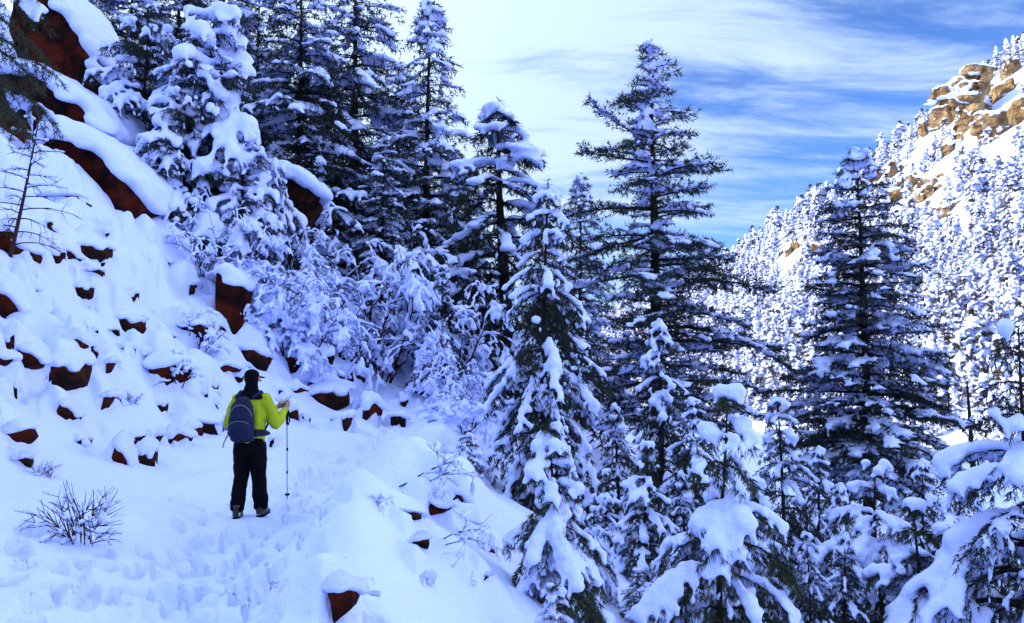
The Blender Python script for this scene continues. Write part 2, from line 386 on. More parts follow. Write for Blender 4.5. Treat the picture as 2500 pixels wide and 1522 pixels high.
    up = np.tile([0.0, 0, 1.0], (len(SP), 1)); outw = SP - tp(SP[:, 2]); outw[:, 2] = 0; outw = norm(outw)
    upv = norm(up + 0.25 * outw - ST * np.sum(up * ST, 1, keepdims=True) * 0.9)
    ctr = SP + upv * (ww * sthick * 0.75)[:, None]
    S = np.stack([np.maximum(ds * 0.95, ww * 0.9), ww, ww * sthick], -1)
    EV = ellipsoids(ctr, ST, upv, S, sub)
    sm = remesh(name + '_snow', EV[0], EV[1], voxel, tsnow, smooth, snoise * voxel, 0.35 / voxel, seed)
    return dict(H=H, trunk=mk_mesh(name + '_trunk', *trunk, bark), limbs=mk_mesh(name + '_limbs', *cat(limbs), bark),
                crown=mk_mesh(name + '_needles', NV, NF, green if not isinstance(green, bool) else (needle_green if green else needle), False), snow=sm)

def shrub(name, seed, H, spread, stems=9, levels=4, seg=0.35, droop=0.25, sw=0.05, sp=0.85, voxel=0.03, fork=3, tw=0.012, angle=0.6, smooth=2):
    rng = np.random.default_rng(seed); tubes, SPs, STs, SWs = [], [], [], []
    todo = []
    for i in range(stems):
        az = i * 2.4 + rng.normal(0, 0.3); lean = rng.uniform(0.15, 1.0) * spread / H
        d = Vector((math.cos(az) * lean, math.sin(az) * lean, 1)).normalized()
        todo.append((Vector((math.cos(az) * 0.08 * spread, math.sin(az) * 0.08 * spread, -0.1)), d, H * 0.42 * rng.uniform(0.7, 1.15), tw * 1.8, 0))
    while todo:
        p, d, L, r, lv = todo.pop()
        m = max(3, int(L / (seg * 0.4))); pts = [p.copy()]; q = p.copy(); dd = d.copy()
        for j in range(m):
            dd = (dd + Vector(rng.normal(0, 0.10, 3)) + Vector((0, 0, -droop * (0.25 + 0.30 * lv) / m * 2.2))).normalized()
            q = q + dd * (L / m); pts.append(q.copy())
        A = np.array([x[:] for x in pts])
        tubes.append(tube(A, np.linspace(r, r * 0.55, len(A)), 4 if lv < 2 else 3))
        if lv > 0 or L > 0.5:
            mid = 0.5 * (A[1:] + A[:-1]); tt = norm(A[1:] - A[:-1])
            SPs.append(mid); STs.append(tt); SWs.append(np.full(len(mid), L / m))
        if lv < levels:
            for k in range(fork + (rng.random() < 0.4)):
                f = rng.uniform(0.35, 1.0); pi = pts[min(m, max(1, int(f * m)))]
                nd = (dd + Vector(rng.normal(0, angle, 3))).normalized()
                if nd.z < -0.6: nd.z *= 0.3; nd.normalize()
                todo.append((pi, nd, L * rng.uniform(0.5, 0.78), max(r * 0.6, 0.0035), lv + 1))
    P = np.vstack(SPs); T = np.vstack(STs); Lg = np.concatenate(SWs)
    sm = None
    if sp > 0:
        sel = (rng.random(len(P)) < sp) & (vn3(P * 2.2, seed) > -0.62)
        P, T, Lg = P[sel], T[sel], Lg[sel]
        ww = sw * rng.uniform(0.5, 1.35, len(P)) * (1.15 - 0.6 * np.abs(T[:, 2]))
        up = np.tile([0.0, 0, 1.0], (len(P), 1)); upv = norm(up - 0.9 * T * T[:, 2:3])
        EV = ellipsoids(P + upv * (ww * 0.6)[:, None], T, upv, np.stack([Lg * 0.62, ww, ww * 0.75], -1), 1)
        sm = remesh(name + '_snow', EV[0], EV[1], voxel, tsnow, smooth, 0.2 * voxel, 0.35 / voxel, seed)
    return dict(H=H, stems=mk_mesh(name + '_stems', *cat(tubes), twigm), snow=sm)

def cap_mesh(name, V, F, r, thick, voxel, seed, dens=1.0, nzmin=0.3, lift=0.35, noise=0.02):
    """snow lying on the upward faces of a rock"""
    rng = np.random.default_rng(seed)
    A, B_, Cc = V[F[:, 0]], V[F[:, 1]], V[F[:, 2]]; n = np.cross(B_ - A, Cc - A); ar = np.linalg.norm(n, axis=1) / 2; n = norm(n)
    ctr = V.mean(0); flip = np.sum(n * ((A + B_ + Cc) / 3 - ctr), 1) < 0; n[flip] *= -1
    ok = (n[:, 2] > nzmin) & (ar > 1e-8)
    if not ok.any(): return None
    idx = np.nonzero(ok)[0]; cnt = int(max(14, dens * ar[ok].sum() / (r * r) * 3.0))
    pick = rng.choice(idx, cnt, p=ar[ok] / ar[ok].sum()); a1 = rng.random((cnt, 2)); fl = a1.sum(1) > 1; a1[fl] = 1 - a1[fl]
    P = A[pick] + (B_[pick] - A[pick]) * a1[:, :1] + (Cc[pick] - A[pick]) * a1[:, 1:]
    nn_ = norm(n[pick] + np.array([0, 0, 0.6])); rr = r * rng.uniform(0.75, 1.2, cnt)
    X = norm(np.cross(nn_, rng.normal(size=(cnt, 3))))
    S = np.stack([rr, rr, thick * rng.uniform(0.8, 1.2, cnt)], -1)
    EV = ellipsoids(P + nn_ * (thick * lift), X, nn_, S, 2)
    return remesh(name, EV[0], EV[1], voxel, tsnow, 4, noise, 4.0, seed)

def rock_hull(seed, dims, npts=16, power=4.0, bev=0.04):
    rng = np.random.default_rng(seed); d = norm(rng.normal(size=(npts, 3)))
    k = (np.abs(d) ** power).sum(1) ** (-1 / power); P = d * k[:, None] * rng.uniform(0.82, 1.05, (npts, 1)) * np.array(dims) * 0.5
    bm = bmesh.new()
    for p in P: bm.verts.new(p)
    bmesh.ops.convex_hull(bm, input=bm.verts[:])
    for v in [v for v in bm.verts if not v.link_faces]: bm.verts.remove(v)
    bmesh.ops.dissolve_limit(bm, angle_limit=0.18, verts=bm.verts[:], edges=bm.edges[:])
    bmesh.ops.bevel(bm, geom=bm.edges[:], offset=bev * min(dims), segments=2, affect='EDGES', profile=0.6)
    bmesh.ops.triangulate(bm, faces=bm.faces[:])
    bmesh.ops.subdivide_edges(bm, edges=[e for e in bm.edges if e.calc_length() > 0.22 * max(dims)], cuts=2, use_grid_fill=True)
    bmesh.ops.triangulate(bm, faces=bm.faces[:])
    V = np.array([v.co[:] for v in bm.verts]); bm.verts.index_update(); F = np.array([[v.index for v in f.verts] for f in bm.faces]); bm.free()
    V = V + norm(V) * (0.035 * min(dims) * vn3(V / max(dims) * 5, seed))[:, None]
    return V, F
def prism(poly, y0, depth, seed, rough=0.08, lean=0.0, cuts=3):
    """slab of rock: outline in the x-z plane, given real depth along y"""
    rng = np.random.default_rng(seed); bm = bmesh.new(); n = len(poly)
    f = [bm.verts.new((x, y0 + 0.12 * depth * rng.random(), z)) for x, z in poly]
    cx = sum(p[0] for p in poly) / n; cz = sum(p[1] for p in poly) / n
    k = [bm.verts.new((cx + (x - cx) * 0.82 + lean, y0 + depth * (0.9 + 0.2 * rng.random()), cz + (z - cz) * 0.9)) for x, z in poly]
    bm.faces.new(f); bm.faces.new(k[::-1])
    for i in range(n): bm.faces.new((f[i], k[i], k[(i + 1) % n], f[(i + 1) % n]))
    bmesh.ops.recalc_face_normals(bm, faces=bm.faces[:])
    bmesh.ops.bevel(bm, geom=bm.edges[:], offset=0.10, segments=2, affect='EDGES', profile=0.6)
    bmesh.ops.triangulate(bm, faces=bm.faces[:])
    for _ in range(cuts):
        bmesh.ops.subdivide_edges(bm, edges=[e for e in bm.edges if e.calc_length() > 0.35], cuts=1, use_grid_fill=True)
        bmesh.ops.triangulate(bm, faces=[g for g in bm.faces if len(g.verts) > 3])
    V = np.array([v.co[:] for v in bm.verts]); bm.verts.index_update(); F = np.array([[v.index for v in g.verts] for g in bm.faces]); bm.free()
    V = V + rough * np.stack([vn3(V * 1.1, seed), vn3(V * 1.1 + 9, seed + 1), vn3(V * 1.1 + 4, seed + 2)], -1) + rough * 0.4 * np.stack([vn3(V * 3.7, seed + 3)] * 3, -1)
    return V, F

# ------------------------------------------------------------------ plant models
PR = {}
# young spruces bowed under thick pillows of snow
for i, (sd_, H_, R_) in enumerate(((11, 2.6, 0.95), (12, 3.4, 1.15), (13, 3.0, 0.95), (14, 3.6, 1.35))):
    PR['laden%d' % i] = conifer('laden_spruce', sd_, H_, R_, cb=0.03, nb=50, a=0.32, b=1.05, ds=0.085, twf=0.40, twd=0.70, sw=0.090, sthick=0.82, sp=0.85,
                                sthr=-0.40, sfreq=1.7, tip_bias=0.6, nl=0.125, nw=0.011, nk=17, voxel=0.034, prof=0.80, trunk_r=0.045, whorl=0.115, green=True, smooth=2, ndown=0.55, barebr=0.22, snoise=0.4)
# tall spruce with long snow-bent boughs
for i, (sd_, H_, R_) in enumerate(((21, 8.0, 1.9), (22, 6.5, 1.6))):
    PR['tall%d' % i] = conifer('tall_laden_spruce', sd_, H_, R_, cb=0.04, nb=100, a=0.10, b=1.05, ds=0.13, twf=0.32, twd=1.05, sw=0.105, sthick=0.75, sp=0.75,
                               sthr=-0.22, sfreq=1.0, tip_bias=0.5, nl=0.16, nw=0.021, nk=14, voxel=0.054, prof=0.78, trunk_r=0.11, whorl=0.062, ndown=0.5, barebr=0.2, smooth=1, snoise=0.4)
# open dark ponderosa-like trees, upturned tips with small pads of snow
PR['big0'] = conifer('big_pine', 31, 17.0, 3.7, cb=0.16, nb=195, a=0.10, b=0.18, ds=0.24, twf=0.38, twd=-0.05, sw=0.140, sthick=0.7, sp=0.68, sthr=-0.30, sfreq=0.9,
                     tip_bias=0.3, nl=0.20, nw=0.038, nk=11, voxel=0.105, prof=0.78, trunk_r=0.30, jitter=0.40, ndown=0.05, bare=0.28, whorl=0.0, barebr=0.15, bendsd=0.22,
                     extra=[(13.3, math.pi, 2.5, 0.25, -0.25), (12.4, math.pi * 1.02, 2.7, 0.12, -0.05), (7.6, 0.15, 4.6, 0.35, 0.35), (6.2, -0.2, 4.8, 0.1, 0.42)])
PR['big1'] = conifer('big_fir', 32, 16.0, 3.3, cb=0.12, nb=265, a=0.08, b=0.22, ds=0.24, twf=0.40, twd=0.10, sw=0.140, sthick=0.7, sp=0.68, sthr=-0.30, sfreq=0.9,
                     tip_bias=0.3, nl=0.20, nw=0.038, nk=10, voxel=0.105, prof=0.62, trunk_r=0.25, jitter=0.2, ndown=0.1, whorl=0.028)
# dense tall firs of the back row
for i, (sd_, R_) in enumerate(((41, 3.2), (42, 3.7), (43, 2.6))):
    PR['dense%d' % i] = conifer('dense_fir', sd_, 16.0, R_, cb=0.07, nb=190, a=0.06, b=0.38, ds=0.28, twf=0.40, twd=0.3, sw=0.160, sthick=0.7, sp=0.72, sthr=-0.40, sfreq=0.8,
                                tip_bias=0.3, nl=0.27, nw=0.048, nk=7, voxel=0.115, prof=0.66, trunk_r=0.22, jitter=0.25, whorl=0.028)
# pines with big domed loads of snow
for i, (sd_, H_, R_) in enumerate(((51, 8.5, 2.5), (52, 7.0, 2.1))):
    PR['pom%d' % i] = conifer('domed_pine', sd_, H_, R_, cb=0.05, nb=80, a=0.30, b=0.75, ds=0.21, twf=0.42, twd=0.7, sw=0.20, sthick=0.8, sp=0.74, sthr=-0.22, sfreq=1.0,
                              tip_bias=0.6, nl=0.24, nw=0.028, nk=15, voxel=0.08, prof=0.55, trunk_r=0.13, jitter=0.25, whorl=0.07, ndown=0.3)
# small far trees of the sunlit hillside
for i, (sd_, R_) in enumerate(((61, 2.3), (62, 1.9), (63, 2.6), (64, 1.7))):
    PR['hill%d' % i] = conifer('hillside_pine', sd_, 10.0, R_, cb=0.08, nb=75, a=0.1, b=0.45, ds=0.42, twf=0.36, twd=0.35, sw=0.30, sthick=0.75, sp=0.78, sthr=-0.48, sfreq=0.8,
                               tip_bias=0.3, nl=0.40, nw=0.09, nk=7, voxel=0.21, green=needle_sun_tint, prof=0.62, trunk_r=0.14, jitter=0.25)
PR['sapling'] = conifer('bare_sapling', 71, 1.3, 0.42, cb=0.1, nb=16, a=0.35, b=0.2, ds=0.05, twf=0.35, twd=0.1, sw=0.03, sp=0.3, sthr=0.25, nl=0.035, nw=0.007, nk=8,
                        voxel=0.014, trunk_r=0.012, whorl=0.16, green=True)
PR['overhang'] = conifer('near_spruce', 72, 8.5, 2.3, cb=0.46, nb=42, a=0.1, b=0.5, ds=0.11, twf=0.42, twd=0.6, sw=0.085, sp=0.55, sthr=0.0, sfreq=1.4, nl=0.095, nw=0.013, nk=12,
                         voxel=0.055, trunk_r=0.10, whorl=0.05, green=True, prof=0.5)
PR['sweep'] = conifer('sweeping_spruce', 73, 5.5, 1.75, cb=0.04, nb=85, a=0.22, b=0.85, ds=0.11, twf=0.36, twd=0.75, sw=0.105, sthick=0.78, sp=0.6, sthr=-0.12, sfreq=1.2, tip_bias=0.6, nl=0.10, nw=0.014, nk=16,
                      voxel=0.056, trunk_r=0.09, whorl=0.075, prof=0.7, ndown=0.5)
SH = {}
SH['snowy0'] = shrub('snowy_shrub', 81, 3.0, 2.2, stems=9, levels=4, droop=0.5, sw=0.055, sp=0.75, voxel=0.042, fork=3, tw=0.014)
SH['snowy1'] = shrub('snowy_shrub', 82, 3.6, 1.8, stems=8, levels=4, droop=0.35, sw=0.050, sp=0.7, voxel=0.038, fork=3, tw=0.015)
SH['lacy'] = shrub('lacy_tree', 89, 5.0, 2.6, stems=8, levels=5, droop=0.45, sw=0.055, sp=0.9, voxel=0.042, fork=2, tw=0.016, angle=0.55, smooth=1)
SH['snowy2'] = shrub('snowy_shrub', 83, 1.8, 1.4, stems=8, levels=3, droop=0.35, sw=0.06, voxel=0.03, fork=3, tw=0.010)
SH['part'] = shrub('half_snowy_shrub', 84, 1.3, 0.9, stems=6, levels=3, droop=0.15, sw=0.045, sp=0.5, voxel=0.02, fork=2, tw=0.007, angle=0.5)
SH['bare'] = shrub('bare_twigs', 85, 0.9, 0.55, stems=11, levels=2, droop=0.0, sw=0.022, sp=0.22, voxel=0.012, fork=3, tw=0.0032, angle=0.45)
SH['fallen'] = shrub('fallen_branch', 86, 1.6, 0.5, stems=2, levels=3, droop=0.1, sw=0.035, sp=0.45, voxel=0.018, fork=2, tw=0.005, angle=0.6)
def leafless(name, seed, H, lean):
    rng = np.random.default_rng(seed); tubes, SPs, STs = [], [], []
    def tp(t): return np.array([lean * t * H, 0.05 * math.sin(3 * t), t * H - 0.25])
    ts = np.linspace(0, 1, 10); trunk = tube(np.array([tp(t) for t in ts]), 0.042 * (1 - ts) + 0.006, 7)
    for i in range(30):
        t = 0.16 + 0.8 * (i / 30); az = i * 2.4 + rng.normal(0, 0.3); L = (1.15 * (1 - t) + 0.2) * rng.uniform(0.7, 1.2)
        s = np.linspace(0, 1, 7); e = np.array([math.cos(az), math.sin(az), 0])
        A = tp(t)[None] + e * (L * s)[:, None] + np.array([0, 0, 1.0]) * (L * (0.25 * s - (0.55 - 0.5 * t) * s * s))[:, None] + rng.normal(0, 0.012, (7, 3)) * s[:, None]
        tubes.append(tube(A, 0.011 * (1 - s) + 0.0035, 4))
        SPs.append(0.5 * (A[1:] + A[:-1])); STs.append(A[1:] - A[:-1])
        for k in range(6):
            f = rng.uniform(0.25, 0.95); p = A[int(f * 6)]; d = norm(e + rng.normal(0, 0.7, 3)); l2 = L * 0.33 * rng.uniform(0.5, 1.2)
            B_ = p[None] + d[None] * (l2 * s)[:, None] + np.array([0, 0, -0.15]) * (l2 * s * s)[:, None]
            tubes.append(tube(B_[::2], 0.005 * (1 - s[::2]) + 0.0028, 3))
    P = np.vstack(SPs); T = np.vstack(STs); sel = (rng.random(len(P)) < 0.6) & (P[:, 2] > 0.35 * H); P, T = P[sel], T[sel]
    L = np.linalg.norm(T, axis=1); w = rng.uniform(0.025, 0.05, len(P)) * (0.7 + 0.6 * P[:, 2] / H); up = np.tile([0.0, 0, 1], (len(P), 1))
    EV = ellipsoids(P + up * (w * 0.6)[:, None], T, up, np.stack([L * 0.65, w, w * 0.8], -1), 1)
    return dict(H=H, trunk=mk_mesh(name + '_trunk', *trunk, twigm), stems=mk_mesh(name + '_branches', *cat(tubes), twigm), snow=remesh(name + '_snow', *EV, 0.02, tsnow, 2, 0.004, 15, seed))
SH['leafless'] = leafless('leafless_tree', 88, 3.3, 0.16)

# ------------------------------------------------------------------ rocks: where red stone shows through the snow (photo pixels u, v, w, h -> point on the slope)
ROCKPX = [(157, 502, 100, 40), (266, 532, 70, 25), (67, 614, 75, 45), (134, 634, 34, 26), (174, 628, 34, 22), (235, 623, 48, 32), (358, 614, 22, 24), (355, 645, 24, 16),
          (423, 654, 34, 18), (456, 673, 44, 32), (238, 676, 28, 20), (403, 721, 26, 16), (448, 740, 48, 42), (25, 763, 74, 78), (316, 802, 50, 40), (453, 796, 30, 32),
          (196, 872, 36, 60), (232, 877, 26, 52), (361, 880, 46, 36), (405, 872, 34, 26), (318, 872, 24, 26), (15, 850, 24, 42), (56, 704, 44, 22),
          (172, 926, 60, 58), (264, 1000, 56, 38), (560, 915, 40, 32), (10, 955, 28, 66), (45, 1068, 68, 44), (60, 1137, 32, 26), (210, 1092, 24, 18),
          (303, 1087, 72, 26), (298, 1132, 40, 60), (360, 1134, 32, 48), (388, 1085, 28, 26), (445, 1088, 34, 42), (506, 1047, 88, 36), (470, 1060, 40, 34),
          (717, 1028, 22, 36), (679, 1096, 24, 26), (748, 1038, 18, 22), (770, 948, 44, 22), (815, 980, 72, 42), (847, 1052, 42, 40), (916, 1025, 30, 56),
          (981, 1030, 30, 24), (988, 986, 20, 22), (1044, 966, 48, 18), (985, 910, 34, 66), (770, 905, 80, 50), (720, 895, 60, 40), (830, 925, 60, 34),
          (972, 1271, 84, 30), (1062, 1253, 46, 36), (1120, 1235, 38, 54), (1152, 1282, 30, 24), (1017, 1327, 42, 28), (1192, 1338, 30, 20),
          (1035, 1428, 32, 34), (820, 1464, 72, 70), (905, 1459, 26, 18), (1183, 1410, 24, 18)]
rrng = np.random.default_rng(5)
ROCKS = []
# more stones where the snow pillows end in steep fronts
qx = rrng.uniform(-16, -4.5, 9000); qy = rrng.uniform(8, 30, 9000); qd = xb_f(qy) - qx
qok = (qd > 0.35) & (qd < 9) & (np.abs(qx / qy) < 0.68); qx, qy = qx[qok], qy[qok]
st_ = ground(qx - 0.12, qy + 0.12) - ground(qx + 0.12, qy - 0.12)
taken = []
for k in np.argsort(-st_)[:1500]:
    if len(taken) >= 75: break
    if any((qx[k] - a_) ** 2 + (qy[k] - b_) ** 2 < 1.0 for a_, b_ in taken): continue
    taken.append((qx[k], qy[k])); w_ = 0.26 + 0.95 * rrng.random() ** 2.0
    P_ = np.array([qx[k], qy[k], gz(qx[k], qy[k])]); ROCKS.append((P_, w_, w_ * rrng.uniform(0.6, 1.0), False, U0 + FPX * qx[k] / qy[k], 900))
for (u, v, w, h) in ROCKPX:
    p = hit(u, v)
    if p is None: continue
    m = p[1] / FPX; ww, hh = w * m * 1.7, h * m * 1.75
    right = u > 780 and v > 1150
    ROCKS.append((p, ww, hh, right, u, v))
for (p, ww, hh, right, u, v) in ROCKS: LEDGES.append((p[0], p[1], ww * 0.62, 0.62 * hh) if not right else (p[0], p[1], ww * 0.95, 0.95 * hh))
# shelf of snow under the big slabs, and drifts
BUMPS += [(-12.5, 23.5, 3.2, 0.9), (-13.0, 29.5, 3.0, 0.9)]
# footprints along the trail
prng = np.random.default_rng(8)
for k in range(360):
    y = 3.5 + 27 * prng.random() ** 1.25; x = xc_f(y) + prng.normal(0, 0.42)
    hd = math.atan2(1, float(xc_f(y + 1) - xc_f(y))) + prng.normal(0, 0.35)
    PRINTS.append((float(x), float(y), hd, prng.uniform(0.26, 0.34)))

for k in range(70):
    PRINTS.append((prng.uniform(-4.3, -1.4), prng.uniform(4.6, 7.6), prng.uniform(0.9, 2.4), prng.uniform(0.26, 0.36)))
# ------------------------------------------------------------------ ground sheet
azd = np.radians(np.concatenate([np.arange(-180, -39, 4.0), np.linspace(-38, 37, 540), np.append(np.arange(40, 179, 4.0), 180)]))
rr = np.concatenate([np.geomspace(0.3, 2.8, 9)[:-1], np.geomspace(2.8, 60, 370)[:-1], np.geomspace(60, 420, 60)])
AZ, RR = np.meshgrid(azd, rr)
GX, GY = np.sin(AZ) * RR, np.cos(AZ) * RR
GZ = ground(GX, GY, True)
nr, nc = GX.shape
V = np.stack([GX, GY, GZ], -1).reshape(-1, 3)
i, j = np.meshgrid(np.arange(nr - 1), np.arange(nc - 1), indexing='ij'); a = (i * nc + j).ravel()
F = np.stack([a, a + 1, a + nc + 1, a + nc], -1)[:, ::-1]
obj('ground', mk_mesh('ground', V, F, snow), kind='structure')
del V, F, GX, GY, GZ, AZ, RR

# ------------------------------------------------------------------ boulders
RK = []
for s in range(9):
    V, F = rock_hull(100 + s, (1.0, 0.95 + 0.3 * (s % 3), 1.0), 10 + s, 3.4, 0.025)
    me = mk_mesh('rock', V, F, redrock if s % 2 else darkrock, False)
    cp = cap_mesh('rock_snow_cap', V, F, 0.15, 0.11, 0.045, 200 + s, 1.8, 0.50, 0.20, 0.03)
    RK.append((me, cp))
for k, (p, ww, hh, right, u, v) in enumerate(ROCKS):
    me, cp = RK[k % 9]
    side = (0.25, -0.2) if not right else (0.28, -0.18)
    sz = 'large' if ww > 0.8 else ('fist-sized' if ww < 0.3 else ('small' if ww < 0.5 else 'medium')); col = 'red sandstone' if (k % 9) % 2 else 'blackish lichen-stained'
    lab = ('%s %s rock under a snow lip on the talus slope above the trail' % (sz, col), '%s %s rocks of the talus slope' % (sz, col))
    if right: lab = ('%s %s rock jutting from the snow on the trail drop-off edge' % (sz, col), '%s %s rocks along the trail drop-off' % (sz, col))
    elif u > 780: lab = ('snow-capped dark stone among the rocky steps where the trail climbs', 'stones at the rocky trail steps')
    elif u > 600: lab = ('small dark stone in the snow beside the trail, beyond the hiker', 'stones beside the trail beyond the hiker')
    o = obj('boulder', me, None, (p[0] - 0.16 * ww, p[1] + 0.13 * ww, p[2] + 0.10 * hh), lab[0], 'boulder', lab[1])
    o.scale = (ww, ww * 1.15, hh * 1.15) if not right else (ww * 1.15, ww * 1.2, hh * 0.9)
    if right: o.location.z -= 0.02 * hh; o.location.x += 0.10 * ww; o.location.y -= 0.10 * ww; o.rotation_euler = (rrng.normal(0, 0.14), rrng.normal(0.18, 0.14), rrng.uniform(-0.5, 0.9))
    if cp: obj('snow_cap', cp, o)

def slab(px, Y, depth, seed, mat, label, lean=0.0, r=0.42, thick=0.24, dens=1.2, rough=0.07, nz=0.30):
    pts = [at(u, v, Y) for u, v in px]; c = np.mean(pts, 0); c[1] = Y
    poly = [(q[0] - c[0], q[2] - c[2]) for q in pts]
    V, F = prism(poly, 0.0, depth, seed, rough, lean)
    o = obj('boulder', mk_mesh('slab_rock', V, F, mat, False), None, c, label, 'boulder')
    cp = cap_mesh('slab_snow', V, F, r, thick, 0.095, seed + 1, dens, nz, 0.4, 0.025)
    if cp: obj('snow_cap', cp, o)
slab([(40, -90), (95, -60), (150, 20), (200, 120), (212, 190), (150, 230), (60, 220), (20, 60)], 30, 3.5, 301, redrock, 'tall leaning red rock pillar at the top of the boulder pile', 0.5, 0.4, 0.25)
slab([(-120, 150), (60, 165), (130, 205), (200, 250), (243, 320), (200, 420), (60, 470), (-120, 460)], 25.5, 3.2, 302, redrock, 'broad dark red slab with thick snow on its top, below the rock pillar', 0.6, 0.5, 0.26)
slab([(120, 300), (190, 325), (262, 385), (320, 445), (345, 500), (312, 535), (240, 560), (110, 560), (60, 420)], 23.5, 2.6, 303, redrock, 'wedge of dark red rock with a smooth snow slope on top, lowest of the slabs', 0.3, 0.45, 0.26)
slab([(520, 665), (545, 652), (580, 682), (594, 702), (592, 800), (566, 840), (520, 830)], 22.9, 1.2, 304, redrock, 'upright red boulder with flat face and snow hood beside the snowy shrubs', 0.0, 0.20, 0.13)
slab([(640, 400), (690, 415), (750, 448), (782, 470), (770, 500), (735, 560), (720, 760), (620, 760)], 31, 2.6, 305, darkrock, 'black overhanging boulder with a thick snow slab on top between the trees', -0.3, 0.45, 0.30)

# tan cliff outcrops on the sunlit ridge
for k, (u, v, w, h) in enumerate([(2350, 225, 190, 130), (2445, 205, 190, 120), (2470, 275, 160, 100), (2395, 265, 90, 70), (2270, 300, 80, 70), (2230, 440, 140, 70), (2300, 420, 70, 50), (2330, 490, 60, 50),
                                  (2270, 460, 60, 60), (2200, 400, 60, 40), (2340, 330, 70, 60), (1940, 600, 36, 40), (1915, 610, 30, 24), (2000, 600, 30, 30), (2150, 420, 50, 40), (2480, 160, 60, 50)]):
    p = hit(u, v + 0.3 * h, 60, 400)
    if p is None: p = at(u, v, 165)
    m = p[1] / FPX; W_, H_ = w * m, h * m * 1.25; parts = []; org = np.random.default_rng(600 + k)
    for q in range(9):
        V, F = rock_hull(400 + k * 11 + q, (W_ * org.uniform(0.25, 0.55), W_ * org.uniform(0.3, 0.6), H_ * org.uniform(0.6, 1.3)), 12, 8.0, 0.01)
        parts.append((V + np.array([W_ * org.uniform(-0.42, 0.42), W_ * org.uniform(-0.1, 0.4), H_ * org.uniform(-0.45, 0.10)]), F))
    tmp = remesh('cliff_rock', *cat(parts), max(0.14, W_ * 0.026), tanrock, 0, 0.022 * H_, 11.0 / H_, k)
    co = np.empty(len(tmp.vertices) * 3, dtype=np.float32); tmp.vertices.foreach_get('co', co); co = co.reshape(-1, 3).astype(np.float64)
    lay = np.floor(co[:, 2] / H_ * 9 + 0.6 * vn3(co * 3 / W_, k)).astype(np.int64); jnt = np.floor(np.arctan2(co[:, 1], co[:, 0]) * 3.2 + 0.5 * vn3(co * 4 / W_, k + 1)).astype(np.int64)
    co[:, :2] *= (1 + 0.22 * (hsh(lay, np.int64(k)) - 0.5) + 0.20 * (hsh(jnt, lay // 3, np.int64(k + 50)) - 0.5))[:, None]
    tmp.vertices.foreach_set('co', co.astype(np.float32).ravel()); tmp.update()
    tmp.polygons.foreach_set('use_smooth', np.full(len(tmp.polygons), False)); V, F = mesh_arrays(tmp)
    o = obj('rock_outcrop', tmp, None, p, ('large craggy tan cliff' if w >= 140 else 'small tan rock outcrop') + ' dusted with snow high on the sunlit ridge', 'outcrop', ('large cliffs' if w >= 140 else 'small outcrops') + ' of the sunlit ridge')
    o['half_px'] = w * 0.5
    cp = cap_mesh('cliff_snow', V, F, W_ * 0.05, 0.2, 0.30, 430 + k, 0.7, 0.75, 0.3, 0.1)
    if cp: obj('snow_cap', cp, o, kind='stuff')

# ------------------------------------------------------------------ trees
def plant(kind, proto, loc, sc, rot, label, cat_, group=None, wid=1.0):
    e = bpy.data.objects.new(kind, None); C.objects.link(e); e.location = loc; e.scale = (sc * wid, sc * wid, sc); e.rotation_euler = (0, 0, rot)
    e.empty_display_size = 0.2
    e['label'] = label; e['category'] = cat_
    if group: e['group'] = group
    for part, nm in (('trunk', 'trunk'), ('limbs', 'limbs'), ('stems', 'stems'), ('crown', 'crown')):
        if proto.get(part): obj(nm, proto[part], e, kind=None if part == 'trunk' else 'stuff')
    if proto.get('snow'): obj('snow_load', proto['snow'], e, kind='stuff')
    return e
trng = random.Random(3)
def tree(kind, pk, u, vtop, Y, label, group=None, wid=1.0, rot=None, sink=0.0, cat_='tree'):
    x = at(u, 900, Y)[0]; zb = gz(x, Y) - sink; zt = at(u, vtop, Y)[2]; pr = PR[pk]
    return plant(kind, pr, (x, Y, zb), (zt - zb) / pr['H'], trng.uniform(0, 6.28) if rot is None else rot, label, cat_, group, wid)

# back row on the slope
BR = 'dark firs of the back row'
tree('fir_tree', 'dense1', 720, -110, 42, 'tall dark fir dusted with snow behind the black overhanging boulder')
tree('fir_tree', 'dense0', 858, -160, 45, 'tallest dark fir of the back row, its thick trunk showing between tiers')
tree('fir_tree', 'dense2', 1042, 3, 44, 'slim pointed fir with snow pads standing against the white sky, spire fully visible', wid=1.05)
tree('fir_tree', 'dense0', 968, 150, 56, 'small dark fir peeping out behind the pointed fir', BR)
tree('fir_tree', 'dense2', 612, -90, 50, 'dark fir behind the domed pines, top cut by the picture', BR)
tree('fir_tree', 'dense1', 520, -160, 44, 'dark fir behind the domed pines, top cut by the picture', BR)
tree('fir_tree', 'dense0', 410, -200, 40, 'dark fir behind the domed pines, top cut by the picture', BR)
tree('fir_tree', 'dense1', 290, -160, 38, 'dark fir behind the domed pines, top cut by the picture', BR)
tree('fir_tree', 'dense2', 215, -120, 42, 'dark fir behind the domed pines, top cut by the picture', BR)
tree('fir_tree', 'dense1', 790, 120, 52, 'shorter dark fir filling the gap between the two tallest firs')
tree('fir_tree', 'dense0', 930, 330, 40, 'snowy fir below the pointed fir, above the shrub thicket')
tree('fir_tree', 'dense2', 1420, 428, 48, 'small dark pine behind the left side of the big open pine')
tree('fir_tree', 'dense0', 1135, 400, 47, 'snowy fir close behind the drooping pine, lower than the pointed fir')
tree('fir_tree', 'dense1', 1120, 480, 50, 'dark fir filling the gap between the pointed fir and the drooping pine')
